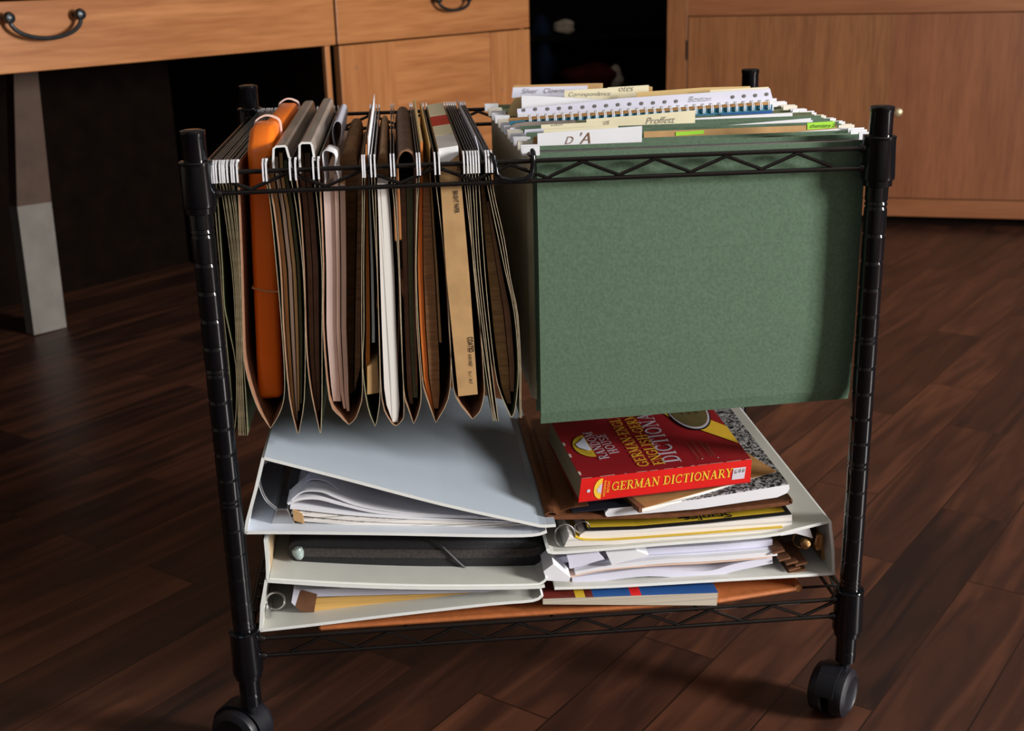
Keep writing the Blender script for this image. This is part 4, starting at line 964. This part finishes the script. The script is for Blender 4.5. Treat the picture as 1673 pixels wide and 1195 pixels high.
part('page_ends', MB().prism([at(x, y, Yw-.001) for x, y in ((478, 833), (494, 840), (497, 856), (480, 851))], (0, .31, 0)), 'kraftlt', wp, label='tan ends of the lower pages')

# ================================================================== SHELF : RIGHT STACK
rbn = binder('fat white ring binder under the right stack, its spine facing right', GB, .008, .37,
    [(906, 962), (1000, 959), (1140, 951), (1280, 943), (1361, 938)], [(1362, 940), (1361, 900), (1356, 853)], [(1355, 853), (1300, 866), (1247, 877), (1080, 890), (978, 899), (905, 904), (895, 897)], mats=('vinylcream', 'vinylcream', 'vinyledge'))
part('ring_base', MB().box((at(1342, 905, .03).x, .03, at(1342, 915, .03).z), (at(1352, 905, .03).x, .36, at(1342, 880, .03).z)), 'gold', rbn)
rc = at(1318, 893, .028)
rings(rbn, rc, .0095, 'gold', (.045, .20, .35))
part('ring_knob', MB().lathe([(.001, 0), (.005, .002), (.006, .006), (.005, .010), (.001, .012)], at(1312, 884, .020), 12, axis=(0, -1, 0)), 'gold', rbn, True)
part('ring_knob', MB().lathe([(.005, 0), (.0058, .005), (.005, .010), (.004, .018), (.001, .020)], at(1336, 895, .024), 12, axis=(0, -.2, 1)), 'gold', rbn, True)
wvr = random.Random(11)
def sheetp(name, pts, Y, L, m_, lab, th=.0008, cat='papers', dz=0):
    m = MB().ribbon(smooth_path([at(x, y, Y) for x, y in pts], 4), th, (0, L, dz)); return single(name, m, [m_], lab, cat, smooth=True)
sheetp('divider_card', [(925, 957), (1000, 953), (1100, 949), (1200, 944), (1325, 935)], 0.0220, .31, 'yellowpaper', 'yellow divider cards lying lowest in the fat right binder', .0030)
sheetp('paper_sheet', [(935, 950), (985, 944), (1060, 936), (1150, 940), (1200, 928), (1262, 915)], 0.0180, .31, 'papercool', 'thick wavy white papers low in the fat right binder', .0085)
sheetp('paper_sheet', [(930, 944), (990, 932), (1080, 924), (1160, 920), (1262, 911)], 0.0150, .31, 'paperpink', 'thin pinkish sheet edge midway in the fat right binder', .0012)
sheetp('paper_sheet', [(940, 938), (1000, 927), (1080, 918), (1160, 914), (1270, 905)], 0.0160, .31, 'paper', 'white papers midway in the fat right binder', .0050)
sheetp('paper_sheet', [(930, 926), (990, 917), (1080, 911), (1160, 906), (1260, 899)], 0.0240, .31, 'papercool', 'bluish white papers above the middle of the fat right binder', .0045)
sheetp('paper_sheet', [(900, 918), (960, 910), (1060, 902), (1160, 896), (1262, 887)], 0.0280, .31, 'papercool', 'uppermost papers in the fat right binder', .0070)
def flap(pts, Y, m_, lab): 
    P_ = [at(x, y, Y) for x, y in pts]; return single('paper_sheet', MB().prism(P_, (.002, .09, .002)), [m_], lab, 'paper')
flap([(990, 903), (1040, 900), (1060, 908), (1000, 924)], 0.0120, 'paper', 'square white paper corner hanging out of the fat right binder')
flap([(926, 908), (976, 902), (988, 914), (932, 930)], 0.0135, 'papercool', 'torn white paper corner at the left of the fat right binder')
flap([(888, 934), (904, 922), (932, 944), (930, 951), (893, 949)], 0.0060, 'paper', 'crumpled white paper tip poking out near the black zip case')
o = flap([(1262, 866), (1322, 861), (1328, 880), (1300, 872), (1276, 876)], 0.0140, 'paper', 'white paper corner lifting over the brass rings')
tb = MB()
for (x, y) in ((1272, 902), (1282, 914), (1294, 920), (1309, 922), (1298, 930), (1290, 937), (1307, 933)):
    a_ = at(x-9, y+3, .0125); b__ = at(x+10, y-2, .0125); tb.ribbon([a_, b__], .0022, (0, .05, 0))
single('index_tab', tb, ['browntab'], 'cluster of dark brown reinforced tab ends beside the brass rings', 'index tabs')
# two wire-bound pads
n2 = root('wire_bound_notebook', 'lower wire-bound pad with yellow inner cover, lying on the fat binder', 'notebook', (at(1080, 885, .03).x, .13, at(1080, 890, .03).z))
Yb_ = 0.0140
part('pages', MB().prism([at(x, y, Yb_) for x, y in ((922, 894), (1000, 890), (1150, 880), (1277, 872), (1279, 864), (1150, 873), (1000, 884), (950, 884), (930, 876))], (0, .21, 0)), 'paperedge', n2)
part('cover', MB().ribbon(smooth_path([at(x, y, Yb_) for x, y in ((940, 878), (955, 883), (1000, 883), (1150, 872.5), (1279, 862.5))], 3), .0010, (0, .21, 0)), 'yellow', n2)
for i in range(9):
    c = at(923, 876, Yb_+.004+i*.012)
    part('coil', MB().tube([c+Vector((.0105*math.cos(R(t)), 0, .0125*math.sin(R(t)))) for t in range(0, 360, 24)], .0009, 6, closed=True), 'steel', n2, True)
n1 = root('wire_bound_notebook', 'upper wire-bound pad with a yellow and black cover printed upside down', 'notebook', (at(1120, 860, .03).x, .13, at(1120, 870, .03).z))
Yu = 0.0180
tp = [(956, 868), (1040, 865.5), (1150, 856), (1293, 841)]
part('pages', MB().prism([at(x, y, Yu) for x, y in ((946, 879), (952, 882), (1050, 881), (1150, 873), (1294, 861), (1294, 842), (1150, 857), (1040, 866), (956, 869), (948, 874))], (0, .20, 0)), 'paperedge', n1)
part('cover', MB().ribbon([at(x, y-.8, Yu) for x, y in tp], .0010, (0, .20, 0)), 'inkblack', n1, label='black-bordered cover')
u0, u1 = at(962, 867, Yu), at(1284, 841.5, Yu); uu = (u1-u0).normalized(); vv = Vector((0, 1, 0)); un = uu.cross(vv).normalized()*.0010
ymb = MB(); tpp = [at(x, y-1.2, Yu) for x, y in tp]; tpp[0] = tpp[0].lerp(tpp[1], .06); tpp[-1] = tpp[-1].lerp(tpp[-2], .06)
ymb.ribbon([p_+Vector((0, .006, .0006)) for p_ in tpp], .0005, (0, .18, 0)); yl = part('cover_panel', ymb, 'yellow', n1, label='yellow cover panel')
tm = MB(); O = at(1204, 846.5, Yu)+Vector((0, .0135, .0014)); uu2 = (at(1150, 857, Yu)-at(1293, 842, Yu)).normalized()
text_mb(tm, 'Staples.', .018, at(1200, 849.3, Yu)+Vector((0, .0165, .0014)), uu2, Vector((0, -1, 0)), offset=.01, th=-.0000)
part('lettering', tm, 'inkblack', n1); tm = MB()
q_ = at(1132, 856, Yu)+Vector((0, .012, .0016)); tm.add([q_, q_+Vector((-.011, 0, -.0009)), q_+Vector((-.011, .006, -.0009)), q_+Vector((0, .006, 0))], [(0, 1, 2, 3)])
part('logo_bar', tm, 'inkblack', n1)
for i in range(9):
    c = at(951, 862, Yu+.003+i*.011)
    part('coil', MB().tube([c+Vector((.0075*math.cos(R(t)), 0, .0065*math.sin(R(t)))) for t in range(0, 360, 24)], .0008, 6, closed=True), 'steel', n1, True)
# brown leather folder
lf = root('leather_folder', 'dark brown leather folder with a folded left edge, under the marbled notebook', 'leather folder', (at(1090, 840, .03).x, .14, at(1090, 850, .03).z))
Yl = 0.0180
part('cover', MB().ribbon(smooth_path([at(x, y, Yl) for x, y in ((893, 846), (960, 846), (1100, 843), (1200, 833), (1285, 823), (1291, 818))], 3), .0042, (0, .28, 0)), 'brownleather', lf, True)
part('cover', MB().ribbon(smooth_path([at(x, y, Yl+.001) for x, y in ((893, 846), (891, 842), (897, 838), (906, 838), (912, 842), (930, 843), (1000, 842))], 3), .0014, (0, .28, 0)), 'brownleather', lf, True, label='rolled left edge')
part('cover', MB().ribbon([at(x, y, Yl+.012) for x, y in ((905, 838), (940, 829), (990, 826), (1100, 826))], .0014, (0, .26, 0)), 'brownleather', lf)
# composition notebook
cb = root('composition_notebook', 'black marbled composition notebook with white page edges under the tan pad', 'notebook', (at(1140, 825, .03).x, .12, at(1140, 835, .03).z))
Yc_ = 0.0160
ctop = [(992, 834), (1140, 817), (1286, 792)]
part('pages', MB().prism([at(x, y, Yc_) for x, y in ((992, 845), (1140, 832), (1270, 813), (1286, 806), (1290, 799), (1289, 792), (1140, 816), (994, 833), (989, 838), (989, 842))], (0, .24, 0)), 'paper', cb)
ca_, cb2 = at(1036, 829.2, Yc_), at(1289, 790, Yc_); c00 = at(972, 835.5, Yc_)
e_ = Vector((0, .24, 0))
part('cover', MB().ribbon([at(1034, 828.7, Yc_), at(1140, 815.6, Yc_), at(1288, 791, Yc_)], .0012, e_), 'marble', cb)
part('spine_tape', MB().ribbon([at(935, 838, Yc_+.004), at(1034, 828, Yc_+.001)], .0014, e_), 'clothblack', cb)
# tan pad (rotated)
zs = at(1049, 831, .055).z
s0 = atz(1049, 832, .2492); s1 = atz(1268, 771, .2612); sdir = (s1-s0); back = Vector((-sdir.y, sdir.x, 0)).normalized()
tp_ = root('memo_pad', 'tan covered memo pad lying askew under the red dictionary', 'memo pad', ((s0.x+s1.x)/2, .12, s0.z))
nrm = Vector((0, 0, .0042))
part('pages', MB().hexa([s0-nrm, s1-nrm, s1-nrm+back*.14, s0-nrm+back*.14, s0, s1, s1+back*.14, s0+back*.14]), 'paperedge', tp_)
n3 = Vector((0, 0, .0008))
part('cover', MB().hexa([s0, s1, s1+back*.14, s0+back*.14, s0+n3, s1+n3, s1+back*.14+n3, s0+back*.14+n3]), 'kraft', tp_, label='tan card cover')
part('binding_strip', MB().hexa([s0-nrm*1.02+Vector((-.003, 0, 0)), s0-nrm*1.02+sdir*.02, s0-nrm+sdir*.02+back*.14, s0-nrm+back*.14+Vector((-.003, 0, 0)), s0+n3*1.8+Vector((-.003, 0, 0)), s0+n3*1.8+sdir*.02, s0+n3*1.8+sdir*.02+back*.14, s0+n3*1.8+back*.14+Vector((-.003, 0, 0))]), 'browntab', tp_)

# ---------------------------------------------------------------- dictionary
FL = at(945, 822, .0195); FRt = at(1226, 789, .0225); th_ = .0268
TLc = at(950, 783, .0225); TRc = at(1228, 751, .0255)
dep = .165; bv = Vector((-.012, dep, .003))
bvr = Vector((-.004, dep, .003))
dc = root('dictionary', 'thick red paperback German dictionary on top of the right stack', 'book', ((FL.x+FRt.x)/2, .14, FL.z))
ct = .0009
# spine = front face, covers = top and bottom, pages between, left side shows page edges (slightly bowed)
def lerp(a, b, t): return a+(b-a)*t
ins_ = .0015
pL = [FL+Vector((ins_, .002, .0012)), TLc+Vector((ins_, .002, -.0012))]; pR = [FRt+Vector((-ins_, .002, .0012)), TRc+Vector((-ins_, .002, -.0012))]
part('pages', MB().hexa([pL[0], pR[0], pR[0]+bvr*.985, pL[0]+bv*.985, pL[1], pR[1], pR[1]+bvr*.985, pL[1]+bv*.985]), 'dictpages', dc)
upv = (TLc-FL).normalized()
part('spine', MB().hexa([FL, FRt, FRt+Vector((0, .0012, 0)), FL+Vector((0, .0012, 0)), TLc, TRc, TRc+Vector((0, .0012, 0)), TLc+Vector((0, .0012, 0))]), 'redspine', dc, label='bright red spine')
tu = (TRc-TLc).normalized(); tv = bv.normalized(); tn = tu.cross(tv).normalized()
part('front_cover', MB().hexa([TLc-tn*ct, TRc-tn*ct, TRc+bvr-tn*ct, TLc+bv-tn*ct, TLc, TRc, TRc+bvr, TLc+bv]), 'red', dc, label='dark red front cover')
part('back_cover', MB().hexa([FL, FRt, FRt+bvr, FL+bv, FL+tn*ct, FRt+tn*ct, FRt+bvr+tn*ct, FL+bv+tn*ct]), 'red', dc)
# spine print
su = (FRt-FL).normalized(); sv = (TLc-FL).normalized(); sn = su.cross(sv)
Wd = (FRt-FL).length; Ht = (TLc-FL).length
def sp(x, y): return FL+su*x+sv*y
m = MB(); serif_mb(m, 'GERMAN DICTIONARY', .0088, sp(Wd*.182, Ht*.36), su, sv, 0, .0004, sx=1.0, gap=.05)
xx = 0
part('lettering', m, 'titleyellow', dc, label='yellow capitals on the spine')
m = MB(); m.poly2(arcpts(0, 0, .0080, .0108, 90, 270, 14), sp(Wd*.125, Ht*.50), su, sv, 0, .0004)
part('sun_emblem', m, 'titleyellow', dc, label='yellow half-sun emblem on the spine')
m = MB(); m.poly2([(-.0042, -.003), (0, -.0055), (0, .0055), (-.0035, .003), (-.0025, .001), (-.0048, .0005)], sp(Wd*.125, Ht*.50), su, sv, 0, .0006)
m.poly2(arcpts(0, 0, .0018, .0018, 0, 360, 12), sp(Wd*.05, Ht*.46), su, sv, 0, .0004)
q0_ = sp(Wd*.895, Ht*.27); part('house_mark', m, 'titlewhite', dc)
m = MB(); text_mb(m, 'RANDOM', .0038, sp(Wd*.134, Ht*.82), -sv, su, offset=0, th=.0005); text_mb(m, 'HOUSE', .0038, sp(Wd*.155, Ht*.78), -sv, su, offset=0, th=.0005)
part('lettering', m, 'titleyellow', dc)
m = MB().poly2([(0, 0), (.0130, 0), (.0130, .0122), (0, .0122)], sp(Wd*.885, Ht*.22), su, sv, 0, .0004)
part('price_box', m, 'titlewhite', dc, label='small white box on the spine')
m = MB(); 
for i, ln in enumerate(('US', '95', '06')): text_mb(m, ln, .0036, sp(Wd*.895+i*.004, Ht*.64), -sv, su, th=.0007, offset=.02)
part('lettering', m, 'inkgrey', dc)
# front cover print: writing reads from the spine edge at the right towards the back
def cvp(px, py):   # pixel on the cover plane
    return atp(px, py, TLc, tn)
def cov_poly(pts, m_, nm, lab=None, lift=.0004):
    mm = MB().add([cvp(x, y)+tn*lift for x, y in pts], [tuple(range(len(pts)))]); return part(nm, mm, m_, dc, label=lab)
def cov_line(body, p0, p1, h, m_, lab, sxw=None, lift=.0006):
    a_, b__ = cvp(*p0), cvp(*p1); u_ = (b__-a_).normalized(); L = (b__-a_).length; v_ = tn.cross(u_).normalized()
    tw = sum(GL[c][0]+.05 for c in body); sx_ = L/(tw*h)
    mm = MB(); serif_mb(mm, body, h, a_, u_, v_, 0, lift, sx=sx_, gap=.05); return part('lettering', mm, m_, dc, label=lab)
cov_line('GERMAN-ENGLISH', (1062, 762), (1000, 668), .0115, 'titleyellow', None)
cov_line('ENGLISH-GERMAN', (1087, 759), (1024, 664), .0115, 'titleyellow', 'yellow capitals on the cover')
cov_line('DICTIONARY', (1113, 755), (1050, 656), .0175, 'titlewhite', 'pale capitals on the cover')
cov_line('RANDOM', (996, 750), (966, 706), .0100, 'titlewhite', None)
cov_line('HOUSE', (1012, 741), (987, 709), .0100, 'titlewhite', None)
sc_a, sc_b = cvp(975, 747), cvp(952, 712); cc = (sc_a+sc_b)/2; ru = (sc_b-sc_a)/2; rv = -(tn.cross(ru)).normalized()
rv = -rv if (cvp(930, 725)-cc).dot(rv) < 0 else rv
mm = MB().add([cc+ru*math.cos(R(t))+rv*.0172*math.sin(R(t))+tn*.0005 for t in range(0, 181, 12)], [tuple(range(16))]); part('sun_emblem', mm, 'yellow', dc, label='yellow half-sun emblem on the cover')
mm = MB()
for t in range(12, 170, 9):
    d_ = lambda rr, tt: cc+ru*rr*math.cos(R(tt))+rv*.0172*rr*math.sin(R(tt))+tn*.0008
    mm.add([d_(.62, t-1.1), d_(.95, t), d_(.62, t+1.1)], [(0, 1, 2)])
part('sun_ray', mm, 'browntab', dc)
cov_poly([(940, 728), (948, 722), (954, 716), (958, 724), (967, 736), (962, 738), (952, 735), (946, 733)], 'papercool', 'house_mark', 'pale house silhouette', .0010)
cov_poly([(1080, 674), (1092, 668), (1153, 684), (1187, 697), (1207, 725), (1138, 701), (1092, 681)], 'titleyellow', 'ribbon_band', 'yellow diagonal band', .0004)
bc = cvp(1121, 670); br1 = cvp(1153, 670)-bc; r_ = br1.length; rvv = (cvp(1121, 703)-bc).length/r_
for rr, mt, lf_ in ((1.06, 'inkblack', .0006), (1.0, 'titlewhite', .0008), (.92, 'badge', .0010)):
    mm = MB().add([bc+(tu*math.cos(R(t))+tn.cross(tu)*math.sin(R(t))*rvv)*r_*rr+tn*lf_ for t in range(0, 360, 10)], [tuple(range(36))])
    part('seal', mm, mt, dc, label='round seal on the cover' if mt == 'badge' else None)
mm = MB(); vdir = (cvp(1000, 668)-cvp(1062, 762)).normalized(); vr = tn.cross(vdir)
for i, ln in enumerate(('OVER 60,000', 'ENTRIES', 'NEW')): text_mb(mm, ln, .0045, bc+tu*(-.007+i*.008)-tv*.016, vdir, vr, th=.0013)
part('lettering', mm, 'inkblack', dc)
mm = MB()
for (x, y, ln) in ((1144, 751, 'Clear concise entries'), (1152, 749, 'for students and travelers'), (1164, 747, 'Up to date vocabulary'), (1170, 746, 'in both languages')):
    mm = MB(); text_mb(mm, ln, .0048, cvp(x, y), vdir, vr, th=.0006); part('lettering', mm, 'browntab', dc)
for (x, y) in ((1147, 750), (1173, 748)):
    mm = MB().lathe([(.0007, 0), (.0007, .0003)], cvp(x, y), 8, axis=tn); part('bullet_dot', mm, 'titlewhite', dc)
# worn edges
mm = MB(); rw = random.Random(5); t = 0.0
while t < .97:
    l_ = rw.uniform(.01, .09); w_ = rw.uniform(.0002, .0009)
    a_ = TLc.lerp(TRc, t); b__ = TLc.lerp(TRc, min(1, t+l_)); f_ = -sn*(-1)*.0004
    mm.add([a_+tn*.0003, b__+tn*.0003, b__+tv*w_+tn*.0004, a_+tv*w_*.6+tn*.0004], [(0, 1, 2, 3)])
    t += l_+rw.uniform(.01, .06)
for t in (.05, .33, .52):
    a_ = TLc+bv*t; mm.add([a_+tn*.0004, a_+tu*.002+tn*.0004, a_+tu*.0025+bv*.05+tn*.0004, a_+bv*.06+tn*.0004], [(0, 1, 2, 3)])
part('worn_edge', mm, 'wornpaper', dc, label='chipped white edge wear')

bpy.context.view_layer.update()
